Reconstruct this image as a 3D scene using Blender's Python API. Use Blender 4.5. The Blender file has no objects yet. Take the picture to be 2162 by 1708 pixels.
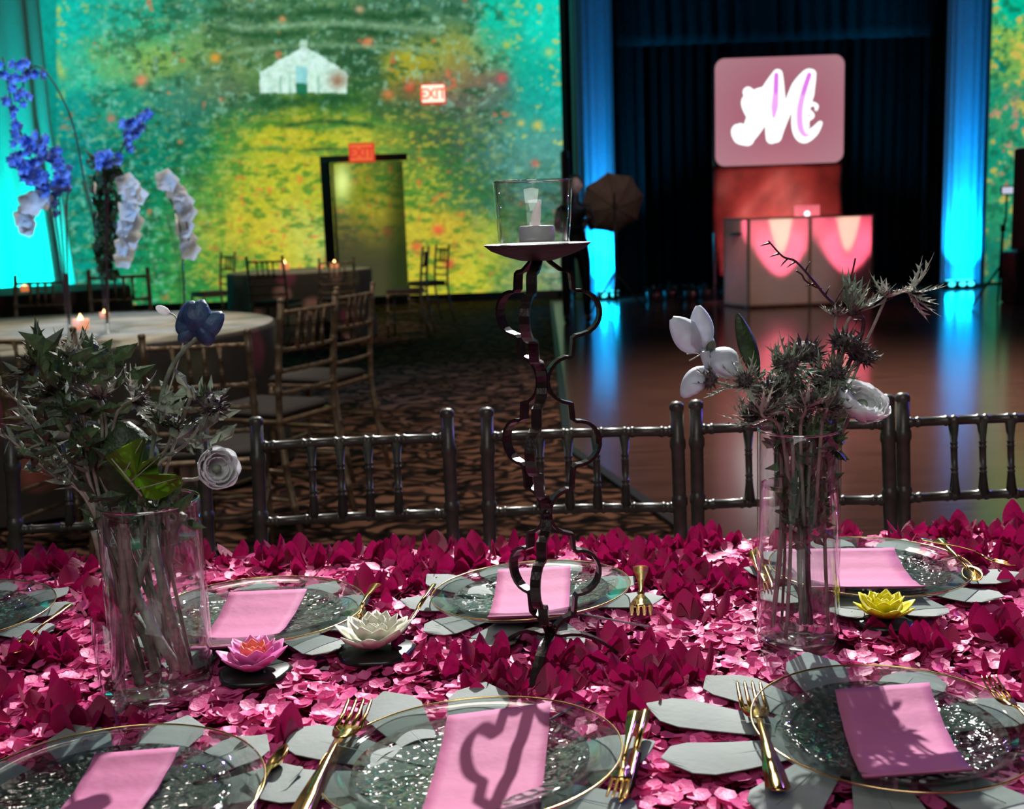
import bpy, math, random
import numpy as np
from mathutils import Vector as V, Matrix, Euler, Quaternion
S = bpy.context.scene
COL = S.collection
rnd = random.Random(7)
PI = math.pi

# ------------------------------------------------------------------ camera
CAM = V((0, 0, 1.27)); PITCH = math.radians(9.37); ROLL = 0.035; FPX = 2400.0
F_ = V((0, math.cos(PITCH), -math.sin(PITCH)))
R0 = V((1, 0, 0)); U0 = V((0, math.sin(PITCH), math.cos(PITCH)))
R_ = math.cos(ROLL)*R0 - math.sin(ROLL)*U0
U_ = math.sin(ROLL)*R0 + math.cos(ROLL)*U0
cd = bpy.data.cameras.new('camera'); cam = bpy.data.objects.new('camera', cd); COL.objects.link(cam)
cam.matrix_world = Matrix(((R_.x, U_.x, -F_.x, CAM.x), (R_.y, U_.y, -F_.y, CAM.y), (R_.z, U_.z, -F_.z, CAM.z), (0, 0, 0, 1)))
cd.sensor_fit = 'HORIZONTAL'; cd.sensor_width = 36; cd.lens = 36*FPX/2162
cd.clip_start = 0.05; cd.clip_end = 100
cd.dof.use_dof = True; cd.dof.focus_distance = 1.38; cd.dof.aperture_fstop = 8
S.camera = cam
def ray(px, py):
    return F_ + R_*((px-1081)/FPX) - U_*((py-854)/FPX)
def on_z(px, py, z):
    d = ray(px, py); return CAM + d*((z-CAM.z)/d.z)
def on_y(px, py, y):
    d = ray(px, py); return CAM + d*((y-CAM.y)/d.y)
def lin(c):
    return tuple(((v/255)/12.92 if v/255 <= .04045 else ((v/255+.055)/1.055)**2.4) for v in c)

# ------------------------------------------------------------------ world, exposure, large lights
S.view_settings.view_transform = 'Standard'; S.view_settings.look = 'None'
S.view_settings.gamma = 1; S.view_settings.use_curve_mapping = False
S.view_settings.exposure = 0.0
w = bpy.data.worlds.new('world'); S.world = w; w.use_nodes = True
w.node_tree.nodes['Background'].inputs[0].default_value = (.05, .06, .08, 1)
w.node_tree.nodes['Background'].inputs[1].default_value = 0.15
S.cycles.max_bounces = 10; S.cycles.transparent_max_bounces = 24; S.cycles.diffuse_bounces = 3
S.cycles.caustics_reflective = False; S.cycles.caustics_refractive = False
S.cycles.use_denoising = True; S.cycles.sample_clamp_indirect = 4
def lamp(name, kind, loc, target, power, col, size=.1, angle=40, blend=.3, size_y=None, spread=None):
    l = bpy.data.lights.new(name, kind); o = bpy.data.objects.new(name, l); COL.objects.link(o)
    l.energy = power; l.color = col; o.location = loc
    o.rotation_euler = (V(target)-V(loc)).to_track_quat('-Z', 'Y').to_euler()
    if kind == 'AREA':
        l.size = size
        if size_y: l.shape = 'RECTANGLE'; l.size_y = size_y
        if spread: l.spread = math.radians(spread)
    else:
        l.shadow_soft_size = size
    if kind == 'SPOT': l.spot_size = math.radians(angle); l.spot_blend = blend
    return o
lamp('key_pin_spot', 'SPOT', (.75, 6.2, 4.85), (.42, 1.2, .78), 3700, (1, .98, .95), .035, 25, .75)
lamp('purple_stage_spot', 'SPOT', (4.6, 5.4, 2.9), (.1, 1.5, .85), 300, (.22, .12, 1), .06, 50, .4)
lamp('violet_side_spot', 'SPOT', (-3.6, 4.0, 3.2), (.1, 1.5, .95), 40, (.35, .15, 1), .06, 30, .4)
lamp('soft_fill_light', 'AREA', (-.3, -1.2, 3.2), (0, 1.6, .7), 38, (1, .97, .95), 2.0)  # soft ambient fill added behind the camera, not a known lamp
lamp('blue_flower_fill', 'SPOT', (-3.6, 3.4, 3.6), (-2.3, 5.75, 1.6), 700, (.25, .5, 1), .06, 26, .5)  # blue light added to brighten the tall flowers on the left table
lamp('umbrella_fill', 'SPOT', (1.2, 9.5, 3.4), (1.2, 14.2, 1.4), 240, (1, .72, .6), .1, 14, .6)  # added only to lift the dark umbrella, no known lamp there
lamp('table_one_pin_spot', 'SPOT', (-1.6, 8.2, 4.9), (-2.3, 5.9, .76), 620, (1, .86, .74), .05, 34, .8)
lamp('table_two_pin_spot', 'SPOT', (-1.2, 10.0, 4.9), (-2.2, 12.9, .76), 420, (1, .75, .6), .1, 36, .8)
lamp('carpet_wash', 'AREA', (-1.0, 4.2, 4.8), (-.6, 4.2, 0), 34, (1, .84, .74), 1.6, spread=110)
lamp('dance_floor_wash', 'AREA', (2.8, 7.5, 4.9), (2.8, 7, 0), 110, (1, .72, .62), 3.0, spread=75)

# ------------------------------------------------------------------ mesh helpers
class MB:
    def __init__(s): s.v = []; s.f = []
    def add(s, vs, fs):
        b = len(s.v); s.v += [tuple(x) for x in vs]; s.f += [tuple(i+b for i in f) for f in fs]; return s
    def box(s, c, d, rot=None):
        c = V(c); h = V(d)/2; vs = []
        for x in (-1, 1):
            for y in (-1, 1):
                for z in (-1, 1):
                    p = V((x*h.x, y*h.y, z*h.z)); vs.append(c + (rot @ p if rot else p))
        return s.add(vs, [(0, 1, 3, 2), (4, 6, 7, 5), (0, 4, 5, 1), (2, 3, 7, 6), (0, 2, 6, 4), (1, 5, 7, 3)])
    def bbox(s, c, d, bev=.01):     # box with chamfered edges (stacked rings)
        c = V(c); x, y, z = d[0]/2, d[1]/2, d[2]/2; b = bev; vs = []
        def ring(ix, iy, zz):
            return [c+V(p) for p in ((-x+ix+b, -y+iy, zz), (x-ix-b, -y+iy, zz), (x-ix, -y+iy+b, zz), (x-ix, y-iy-b, zz), (x-ix-b, y-iy, zz), (-x+ix+b, y-iy, zz), (-x+ix, y-iy-b, zz), (-x+ix, -y+iy+b, zz))]
        for ix, zz in ((b, -z), (0, -z+b), (0, z-b), (b, z)): vs += ring(ix, ix, zz)
        fs = [tuple(reversed(range(8))), tuple(range(24, 32))]
        for k in range(3):
            for i in range(8): fs.append((k*8+i, k*8+(i+1) % 8, k*8+8+(i+1) % 8, k*8+8+i))
        return s.add(vs, fs)
    def tube(s, pts, rad, n=8, cap=True):
        pts = [V(p) for p in pts]; m = len(pts)
        if not hasattr(rad, '__len__'): rad = [rad]*m
        t0 = (pts[1]-pts[0]).normalized(); a = V((0, 0, 1)) if abs(t0.z) < .9 else V((1, 0, 0))
        u = t0.cross(a).normalized(); vs = []
        for i in range(m):
            t = (pts[min(i+1, m-1)]-pts[max(i-1, 0)])
            if t.length < 1e-9: t = t0
            t.normalize(); u = (u - t*u.dot(t)).normalized(); w_ = t.cross(u)
            for k in range(n):
                an = 2*PI*k/n; vs.append(pts[i] + (u*math.cos(an)+w_*math.sin(an))*rad[i])
        fs = [(i*n+k, i*n+(k+1) % n, (i+1)*n+(k+1) % n, (i+1)*n+k) for i in range(m-1) for k in range(n)]
        if cap: fs += [tuple(reversed(range(n))), tuple(range((m-1)*n, m*n))]
        return s.add(vs, fs)
    def lathe(s, prof, n=32, c=(0, 0, 0), wob=None):
        c = V(c); vs = []
        for (r, z) in prof:
            for k in range(n):
                an = 2*PI*k/n; rr = r*(wob(an, z) if wob else 1); vs.append(c+V((rr*math.cos(an), rr*math.sin(an), z)))
        m = len(prof)
        return s.add(vs, [(i*n+k, i*n+(k+1) % n, (i+1)*n+(k+1) % n, (i+1)*n+k) for i in range(m-1) for k in range(n)])
    def ellip(s, c, r, n=12, m=7, rot=None):
        c = V(c); vs = []
        for i in range(m+1):
            ph = PI*i/m
            for k in range(n):
                an = 2*PI*k/n; p = V((r[0]*math.sin(ph)*math.cos(an), r[1]*math.sin(ph)*math.sin(an), -r[2]*math.cos(ph)))
                vs.append(c + (rot @ p if rot else p))
        return s.add(vs, [(i*n+k, i*n+(k+1) % n, (i+1)*n+(k+1) % n, (i+1)*n+k) for i in range(m) for k in range(n)])
    def grid(s, fn, nu, nv, thick=0):
        vs = [V(fn(i/nu, j/nv)) for j in range(nv+1) for i in range(nu+1)]
        fs = [(j*(nu+1)+i, j*(nu+1)+i+1, (j+1)*(nu+1)+i+1, (j+1)*(nu+1)+i) for j in range(nv) for i in range(nu)]
        if thick:
            n = len(vs); vs2 = []
            for j in range(nv+1):
                for i in range(nu+1):
                    a = vs[j*(nu+1)+min(i+1, nu)]-vs[j*(nu+1)+max(i-1, 0)]; b = vs[min(j+1, nv)*(nu+1)+i]-vs[max(j-1, 0)*(nu+1)+i]
                    nn = a.cross(b); nn = nn.normalized() if nn.length > 1e-12 else V((0, 0, 1))
                    vs2.append(vs[j*(nu+1)+i]-nn*thick)
            fs += [tuple(x+n for x in reversed(f)) for f in fs]
            W = nu+1
            bd = [i for i in range(W)] + [j*W+nu for j in range(1, nv+1)] + [nv*W+i for i in range(nu-1, -1, -1)] + [j*W for j in range(nv-1, 0, -1)]
            for q in range(len(bd)):
                a, b = bd[q], bd[(q+1) % len(bd)]; fs.append((b, a, a+n, b+n))
            vs += vs2
        return s.add(vs, fs)
    def prism(s, outline, z0, z1, fn=None):    # outline convex-ish list of (x,y)
        n = len(outline); vs = [V((x, y, z0)) for x, y in outline]+[V((x, y, z1)) for x, y in outline]
        if fn: vs = [V(fn(p)) for p in vs]
        return s.add(vs, [tuple(reversed(range(n))), tuple(range(n, 2*n))]+[(i, (i+1) % n, n+(i+1) % n, n+i) for i in range(n)])
    def mesh(s, name, m, base=(0, 0, 0), smooth=True):
        b = V(base); me = bpy.data.meshes.new(name); me.from_pydata([tuple(V(p)-b) for p in s.v], [], s.f)
        if m: me.materials.append(m)
        if smooth: me.polygons.foreach_set('use_smooth', [True]*len(me.polygons))
        me.update(); return me
    def build(s, name, m, parent=None, smooth=True, kind=None, label=None):
        base = V((0, 0, 0)); r = parent
        while r is not None and r.parent is not None: r = r.parent
        if r is not None: base = r.location.copy()
        o = bpy.data.objects.new(name, s.mesh(name, m, base, smooth)); COL.objects.link(o)
        if parent is not None: o.parent = parent
        if kind: o['kind'] = kind
        if label: o['label'] = label
        return o
def tag(o, label, cat, group=None, kind=None):
    o['label'] = label; o['category'] = cat
    if group: o['group'] = group
    if kind: o['kind'] = kind
    return o
def thing(name, label, cat, loc=(0, 0, 0), group=None):
    o = bpy.data.objects.new(name, None); COL.objects.link(o); o.empty_display_size = .05; o.location = loc
    return tag(o, label, cat, group)
def struct(mb, name, m, smooth=False):
    o = mb.build(name, m, None, smooth); o['kind'] = 'structure'; return o
def inst(me, name, parent, mat4):
    o = bpy.data.objects.new(name, me); COL.objects.link(o); o.parent = parent; o.matrix_local = mat4; return o
def copy_tree(o, parent=None, keep=False):
    c = o.copy(); COL.objects.link(c)
    if parent is not None: c.parent = parent; c.matrix_parent_inverse = o.matrix_parent_inverse.copy()
    for ch in [k for k in KIDS(o)]: copy_tree(ch, c)
    return c
def KIDS(o): return [k for k in bpy.data.objects if k.parent is o]
_kids = {}
def KIDS(o):
    if o.name not in _kids: _kids[o.name] = list(o.children)
    return _kids[o.name]

# ------------------------------------------------------------------ materials
def nodes(name):
    m = bpy.data.materials.new(name); m.use_nodes = True; nt = m.node_tree
    return m, nt, nt.nodes['Principled BSDF'], nt.nodes['Material Output']
def pm(name, col, rough=.5, metal=0, var=.12, scale=30, bump=0, bscale=None, trans=0, coat=0, col2=None, emit=None, spec=.5):
    m, nt, b, out = nodes(name)
    c = lin(col) if max(col) > 1 else col
    c2 = (lin(col2) if max(col2) > 1 else col2) if col2 else tuple(min(1, x*(1-var*2)) for x in c)
    tc = nt.nodes.new('ShaderNodeTexCoord'); n = nt.nodes.new('ShaderNodeTexNoise'); n.inputs['Scale'].default_value = scale; n.inputs['Detail'].default_value = 3
    nt.links.new(tc.outputs['Object'], n.inputs['Vector'])
    r = nt.nodes.new('ShaderNodeValToRGB'); r.color_ramp.elements[0].position = .35; r.color_ramp.elements[1].position = .65
    r.color_ramp.elements[0].color = (*c2, 1); r.color_ramp.elements[1].color = (*c, 1)
    nt.links.new(n.outputs['Fac'], r.inputs['Fac']); nt.links.new(r.outputs['Color'], b.inputs['Base Color'])
    b.inputs['Roughness'].default_value = rough; b.inputs['Metallic'].default_value = metal
    b.inputs['Coat Weight'].default_value = coat; b.inputs['Specular IOR Level'].default_value = spec
    if bump:
        n2 = nt.nodes.new('ShaderNodeTexNoise'); n2.inputs['Scale'].default_value = bscale or scale*3; nt.links.new(tc.outputs['Object'], n2.inputs['Vector'])
        bp = nt.nodes.new('ShaderNodeBump'); bp.inputs['Strength'].default_value = bump; bp.inputs['Distance'].default_value = .01
        nt.links.new(n2.outputs['Fac'], bp.inputs['Height']); nt.links.new(bp.outputs['Normal'], b.inputs['Normal'])
    if trans:
        t = nt.nodes.new('ShaderNodeBsdfTranslucent'); nt.links.new(r.outputs['Color'], t.inputs['Color'])
        mx = nt.nodes.new('ShaderNodeMixShader'); mx.inputs[0].default_value = trans
        nt.links.new(b.outputs[0], mx.inputs[1]); nt.links.new(t.outputs[0], mx.inputs[2]); nt.links.new(mx.outputs[0], out.inputs['Surface'])
    if emit:
        b.inputs['Emission Color'].default_value = (*(lin(emit[0]) if max(emit[0]) > 1 else emit[0]), 1); b.inputs['Emission Strength'].default_value = emit[1]
    return m
def emis(name, col, st):
    m, nt, b, out = nodes(name); nt.nodes.remove(b); e = nt.nodes.new('ShaderNodeEmission')
    e.inputs[0].default_value = (*lin(col), 1); e.inputs[1].default_value = st; nt.links.new(e.outputs[0], out.inputs['Surface']); return m
def glass(name, tint=(.93, .96, .95), rough=.02, hammer=0, hscale=80, ior=1.5, boost=1.0, refr=0):
    m, nt, b, out = nodes(name); nt.nodes.remove(b)
    t = nt.nodes.new('ShaderNodeBsdfTransparent'); t.inputs[0].default_value = (*tint, 1)
    g = nt.nodes.new('ShaderNodeBsdfGlossy'); g.inputs['Roughness'].default_value = rough; g.inputs['Color'].default_value = (1, 1, 1, 1)
    lw = nt.nodes.new('ShaderNodeLayerWeight'); lw.inputs[0].default_value = .5; f0 = ((ior-1)/(ior+1))**2
    pw = nt.nodes.new('ShaderNodeMath'); pw.operation = 'POWER'; pw.inputs[1].default_value = 5; nt.links.new(lw.outputs['Facing'], pw.inputs[0])
    mu = nt.nodes.new('ShaderNodeMath'); mu.operation = 'MULTIPLY_ADD'; mu.inputs[1].default_value = min(1, boost)*(1-f0); mu.inputs[2].default_value = f0*boost; mu.use_clamp = True
    nt.links.new(pw.outputs[0], mu.inputs[0])
    mx = nt.nodes.new('ShaderNodeMixShader'); nt.links.new(mu.outputs[0], mx.inputs[0]); nt.links.new(t.outputs[0], mx.inputs[1]); nt.links.new(g.outputs[0], mx.inputs[2])
    last = mx
    if refr:
        gl = nt.nodes.new('ShaderNodeBsdfGlass'); gl.inputs['IOR'].default_value = ior; gl.inputs['Roughness'].default_value = 0; gl.inputs['Color'].default_value = (*[t_**.5 for t_ in tint], 1)
        last = nt.nodes.new('ShaderNodeMixShader'); last.inputs[0].default_value = refr; nt.links.new(mx.outputs[0], last.inputs[1]); nt.links.new(gl.outputs[0], last.inputs[2])
    if hammer:
        tc = nt.nodes.new('ShaderNodeTexCoord'); vo = nt.nodes.new('ShaderNodeTexVoronoi'); vo.inputs['Scale'].default_value = hscale
        vo.feature = 'SMOOTH_F1'
        nt.links.new(tc.outputs['Object'], vo.inputs['Vector'])
        bp = nt.nodes.new('ShaderNodeBump'); bp.inputs['Strength'].default_value = hammer; bp.inputs['Distance'].default_value = .004
        nt.links.new(vo.outputs['Distance'], bp.inputs['Height']); nt.links.new(bp.outputs['Normal'], g.inputs['Normal']); nt.links.new(bp.outputs['Normal'], lw.inputs['Normal'])
        if refr: nt.links.new(bp.outputs['Normal'], gl.inputs['Normal'])
    nt.links.new(last.outputs[0], out.inputs['Surface']); return m
def vcol(name, st):
    m, nt, b, out = nodes(name); nt.nodes.remove(b); e = nt.nodes.new('ShaderNodeEmission'); a = nt.nodes.new('ShaderNodeVertexColor'); a.layer_name = 'Col'
    nt.links.new(a.outputs[0], e.inputs[0]); e.inputs[1].default_value = st; nt.links.new(e.outputs[0], out.inputs['Surface']); return m

M = {}
M['gold'] = pm('gold', (.98, .68, .24), .19, 1, .06, 40, .03, 300)
M['iron'] = pm('dark_iron', (.028, .018, .018), .25, .25, .2, 60, .05, 200)
M['chair'] = pm('pewter_chair', (.062, .066, .052), .36, .0, .2, 40, .05, 200)
M['dish'] = pm('dull_iron', (.035, .025, .022), .55, .2, .2, 60)
M['goldchair'] = pm('gilt_chair', (.34, .25, .15), .35, .25, .25, 30, .05, 150)
M['cushion'] = pm('seat_cushion', (.07, .065, .06), .8, 0, .1, 30)
M['petal'] = pm('lit_pink_petal', (.88, .12, .38), .5, 0, .12, 9, .1, 300, trans=.22)  # flat petals: strong white light put into a lighter base colour
M['petal_shaded'] = pm('shaded_magenta_petal', (.36, .005, .085), .55, 0, .3, 60, .15, 400, trans=.28, col2=(.20, .002, .045))  # darker copy for upright, backlit petals; their shade put into the colour
M['cloth'] = pm('magenta_cloth', (.22, .01, .07), .8, 0, .3, 30)
M['napkin'] = pm('pink_napkin', (.50, .14, .285), .75, 0, .05, 12, .12, 60)
M['paper_leaf'] = pm('grey_green_paper', (.34, .38, .36), .75, 0, .08, 10, .08, 120, trans=.1, spec=.15)
M['plate'] = glass('hammered_clear_plate', (.78, .86, .83), .06, .7, 125, 1.5, 4.5, .22)
M['plate_rim'] = glass('clear_plate_rim', (.90, .94, .93), .03, .12, 30, 1.5, 1.5, .12)
M['glass'] = glass('clear_glass', (.955, .97, .97), .01, 0, 1, 1.45, 1.3, 0)
M['thickglass'] = glass('thick_glass_base', (.9, .93, .93), .08, .6, 60, 1.6, 6)
M['water'] = glass('water', (.93, .96, .95), .02, .05, 20, 1.33, 1.1)
M['white_petal'] = pm('white_petal', (.92, .94, .94), .6, 0, .03, 30, .08, 120, trans=.5)
M['iris_petal'] = pm('pale_blue_white_petal', (.66, .72, .78), .5, 0, .1, 40, .08, 120, trans=.3)
M['green'] = pm('leaf_green', (.05, .10, .035), .5, 0, .3, 60, .2, 200, trans=.15)
M['grey_green'] = pm('sea_holly_green', (.26, .34, .24), .55, 0, .3, 60, .2, 200, trans=.15)
M['pale_bract'] = pm('pale_bract', (.50, .54, .44), .55, 0, .2, 60, .2, 200, trans=.15)
M['stem'] = pm('pale_stem', (.34, .33, .26), .55, 0, .25, 50, .2, 150)
M['twig'] = pm('dark_red_twig', (.07, .02, .022), .45, 0, .3, 60, .2, 200)
M['thistle'] = pm('thistle_cone', (.13, .11, .11), .7, 0, .4, 150, .4, 400)
M['lime'] = pm('lime_leaf', (.17, .36, .02), .45, 0, .2, 25, .2, 90, trans=.5)
M['blue_petal'] = pm('deep_blue_petal', (.02, .05, .14), .5, 0, .4, 40, .2, 150, trans=.25, col2=(.07, .16, .28))
M['black'] = pm('black_plastic', (.012, .012, .014), .5, 0, .1)
M['yellow'] = pm('yellow_foam', (.85, .78, .02), .5, 0, .1, 30, .05, 100, trans=.2)
M['cream'] = pm('cream_foam', (.72, .72, .58), .5, 0, .08, 30, .05, 100, trans=.2)
M['lotus_pink'] = pm('pink_foam', (.85, .22, .55), .5, 0, .2, 40, .05, 100, trans=.2)
M['lotus_core'] = pm('coral_foam', (.95, .22, .16), .5, 0, .2, 40, trans=.2)
M['wax'] = pm('tealight_plastic', (.72, .72, .72), .4, 0, .05, trans=.35)

# ------------------------------------------------------------------ numpy painting of the projected garden
rs = np.random.RandomState(3)
_G = [rs.rand(64, 64) for _ in range(8)]
def vn(x, y, k=0):
    g = _G[k % 8]; xi = np.floor(x).astype(int); yi = np.floor(y).astype(int); fx = x-xi; fy = y-yi
    fx = fx*fx*(3-2*fx); fy = fy*fy*(3-2*fy)
    a = g[yi % 64, xi % 64]; b = g[yi % 64, (xi+1) % 64]; c = g[(yi+1) % 64, xi % 64]; d = g[(yi+1) % 64, (xi+1) % 64]
    return (a*(1-fx)+b*fx)*(1-fy)+(c*(1-fx)+d*fx)*fy
def fb(x, y, s, k=0, asp=1.0):
    return (vn(x/s, y/s*asp, k)*.5+vn(x/s*2.1+7, y/s*2.1*asp, k+1)*.3+vn(x/s*4.3+3, y/s*4.3*asp, k+2)*.2)
def sm(a, b, x): t = np.clip((x-a)/(b-a), 0, 1); return t*t*(3-2*t)
CTRL = [(130,50,0,190,170),(40,50,0,180,165),(40,300,0,150,150),(250,60,20,178,150),(400,30,50,140,105),(340,60,20,165,130),(500,40,75,125,85),(550,90,60,105,65),(600,20,80,135,90),(700,20,75,130,85),(860,70,60,105,70),(860,20,60,120,90),(930,95,130,150,60),(990,150,140,130,70),(1080,100,20,180,150),(1120,220,20,165,150),(1040,240,70,120,100),(900,260,75,105,60),(840,240,55,95,55),(1010,300,70,115,100),(1110,360,90,150,140),(980,350,55,100,70),(850,360,120,150,50),(810,300,150,165,45),(560,210,45,105,55),(720,210,40,105,50),(400,300,10,115,95),(460,330,30,135,65),(330,250,20,135,110),(390,240,60,125,100),(540,340,175,185,40),(300,380,0,130,105),(800,30,60,110,75),(950,30,60,120,90),(1060,40,0,200,165),(1150,60,0,220,190),
(150,150,40,190,150),(250,120,90,180,110),(330,110,140,178,70),(420,100,105,155,80),(520,130,105,145,75),(600,70,60,115,65),(760,120,45,90,55),(700,60,60,110,65),(870,130,185,175,30),(960,120,165,165,60),(1030,120,110,165,100),(1100,150,0,180,150),(1160,200,0,185,165),
(150,250,0,150,140),(250,230,20,150,120),(350,200,50,140,110),(450,180,85,135,85),(480,210,90,105,80),(420,260,25,125,105),(500,250,25,110,70),(560,170,90,140,70),(640,235,120,150,35),(740,235,110,150,40),(800,210,55,100,55),(880,200,125,105,60),(960,190,110,95,85),(1040,180,125,80,80),(1000,250,75,100,80),(1100,280,70,160,140),(1060,220,60,130,110),
(150,350,0,140,140),(250,330,0,130,110),(350,310,0,130,100),(420,330,20,120,70),(480,290,60,150,60),(560,290,190,190,30),(640,300,190,185,30),(740,300,185,190,40),(830,290,95,140,50),(880,310,55,95,50),(950,290,60,95,65),(1050,330,60,130,125),(1150,320,70,155,145),
(60,450,0,160,150),(200,430,0,140,120),(280,430,0,130,100),(350,420,20,140,80),(430,400,80,150,60),(500,380,170,185,40),(600,380,190,190,35),(660,400,175,190,40),(780,420,150,170,30),(900,390,110,150,45),(960,400,60,120,60),(1020,400,50,110,80),(1120,400,60,140,125),
(350,500,30,140,70),(420,480,130,170,50),(500,480,195,185,40),(600,500,200,190,40),(640,490,185,205,90),(760,520,110,110,60),(870,500,190,180,40),(950,500,200,170,40),(1020,520,165,180,50),(1000,590,200,195,40),(1100,480,70,130,80),(1150,560,120,140,110),(1080,600,120,150,80),(300,600,20,150,80),(400,580,40,140,60),(470,540,120,160,50),(250,520,0,150,110),(900,600,200,190,40),(200,600,0,150,130)]
def paint(px, py):
    out = np.zeros(px.shape+(3,)); ws = np.full(px.shape, 1e-9)
    wx = px+26*(fb(px, py, 60, 0)-.5)*2; wy = py+20*(fb(px, py, 50, 2)-.5)*2
    for c in CTRL:
        g = np.exp(-((wx-c[0])**2+(wy-c[1])**2)/(2*30.**2)); ws += g
        for k in range(3): out[..., k] += g*c[2+k]
    out /= ws[..., None]; far = sm(2e-2, 1e-4, ws)
    def mixc(col, a):
        a = np.clip(a, 0, 1)[..., None]; return out*(1-a)+np.array(col, float)*a
    low = sm(215, 260, py)*sm(360, 520, px+.25*(py-400))*sm(1110, 880, px-.35*(py-300))      # the yellow field
    ex = 1-sm(0, 1, np.abs(px-1120)/60)
    teal = np.clip(sm(330, 120, px+.3*py)+sm(1040, 1110, px)*sm(420, 300, py), 0, 1)
    n1 = fb(px, py, 26, 0, 2.4); n2 = fb(px, py, 13, 3, 1.9); n3 = fb(px, py, 15, 1, 1.2); n4 = fb(px, py, 22, 4, 1.6)
    up = (1-low)
    out = mixc((45, 120, 40), low*sm(.46, .34, n1)*.6)
    out = mixc((205, 190, 50), low*sm(.5, .66, n2)*.65)
    for yy in (264, 318): out = mixc((45, 130, 60), low*np.exp(-((py-yy-5*np.sin(px/33.))/7.)**2)*.6*sm(.3, .6, n2))
    out = mixc((225, 110, 50), low*sm(.68, .76, n3)*.6*sm(240, 420, py+.2*np.abs(px-750)))
    out = mixc((30, 85, 50), up*(1-teal)*sm(.48, .34, n4)*.6)
    out = mixc((150, 180, 110), up*(1-teal)*sm(.58, .74, n2)*.45)
    out = mixc((140, 205, 180), up*sm(.62, .74, fb(px, py, 11, 6))*.55*(1-sm(60, 20, px))*(1-.5*teal))
    out = mixc((195, 205, 90), teal*sm(.66, .74, n3)*.8*sm(60, 130, px))
    out = mixc((215, 110, 70), up*(1-.6*teal)*sm(.78, .83, fb(px+400, py, 30, 2))*.7)
    # lawn banding on the slope
    for (yy, x0, x1, th) in ((214, 540, 770, 12), (262, 590, 790, 5), (320, 640, 720, 4), (30, 430, 900, 9), (70, 450, 640, 7), (65, 700, 830, 8)):
        b = np.exp(-((py-yy-6*np.sin(px/40)-.0*px)/th)**2)*sm(x0-20, x0+20, px)*sm(x1+20, x1-20, px)*(.5+.7*fb(px, py, 12, 2))
        out = mixc((28, 82, 42), b*.9)
    for (yy, th) in ((50, 7), (95, 6)):
        cx = 700; yy2 = yy+((px-cx)/60.)**2*1.2
        b = np.exp(-((py-yy2)/th)**2)*sm(470, 520, px)*sm(960, 900, px)*(.3+fb(px, py, 9, 3)); out = mixc((130, 175, 130), b*.8)
    # white glasshouse on the hill

    e = 4*(fb(px, py, 18, 5)-.5)
    gable = (py > 98+np.abs(px-641)*.58+2*e)*(py < 196+e)*(np.abs(px-641+e) < 92)
    wing = gable
    tip = (np.abs(px-641) < 8)*(py > 84)*(py < 110)
    hs = np.clip(gable.astype(float)+wing*.8+tip*.7, 0, 1); out = mixc((205, 245, 232), hs*(.75+.3*fb(px, py, 10, 6)))
    out = mixc((110, 200, 210), hs*(np.abs(px-637) < 12)*(py > 140)*.7)
    out = mixc((20, 110, 70), (np.abs(px-637) < 12)*(py > 176)*(py < 200)*.9)
    for (a, b) in ((592, 186), (612, 184), (672, 184)): out = mixc((120, 180, 150), (np.abs(px-a) < 3)*(py > b-25)*(py < 196)*.6)
    out = mixc((150, 110, 80), np.exp(-(((px-713)/18)**2+((py-170)/17)**2))*.9)
    for (a, b, r, c) in ((910, 175, 0, 0),): pass
    for (a, b, r, cc) in ((455, 122, 11, (235, 160, 50)), (778, 88, 10, (210, 130, 80)), (298, 170, 13, (225, 130, 90)), (1130, 345, 9, (200, 110, 90)), (865, 185, 14, (205, 90, 60)), (820, 200, 14, (200, 120, 60)), (1060, 165, 14, (190, 80, 80)), (925, 485, 12, (235, 90, 50)), (948, 557, 11, (235, 90, 50)), (880, 520, 12, (235, 110, 50)), (235, 250, 10, (190, 130, 100)), (596, 40, 8, (200, 140, 90)), (760, 20, 9, (190, 160, 120)), (1135, 265, 11, (210, 200, 90)), (1100, 260, 7, (210, 190, 90)), (1070, 95, 9, (180, 210, 90)), (1160, 110, 12, (150, 210, 130)), (121, 20, 9, (200, 215, 90))):
        out = mixc(cc, np.exp(-(((px-a)/r)**2+((py-b)/(r*.9))**2)))
    # pale leaves that follow the projector's left edge
    out = mixc((175, 195, 90), np.exp(-((px-125-10*np.sin(py/23.))/9)**2)*sm(90, 120, py)*sm(180, 150, py)*.8)
    lf = sm(124, 116, px)[..., None]; dk = (.86+.14*sm(78, 66, px)*sm(30, 45, px*0+40))[..., None]; out = out*(1-lf)+np.array((0, 188, 170))*dk*lf*(1-.25*sm(60, 400, py))[..., None]  # plain teal light spill beside the picture, painted into the wall colour
    out *= (.86+.28*fb(px, py, 7, 5))[..., None]
    gm = out.mean(-1, keepdims=True); out = gm+(out-gm)*.88; return np.clip(out*1.06, 0, 255)
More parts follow.
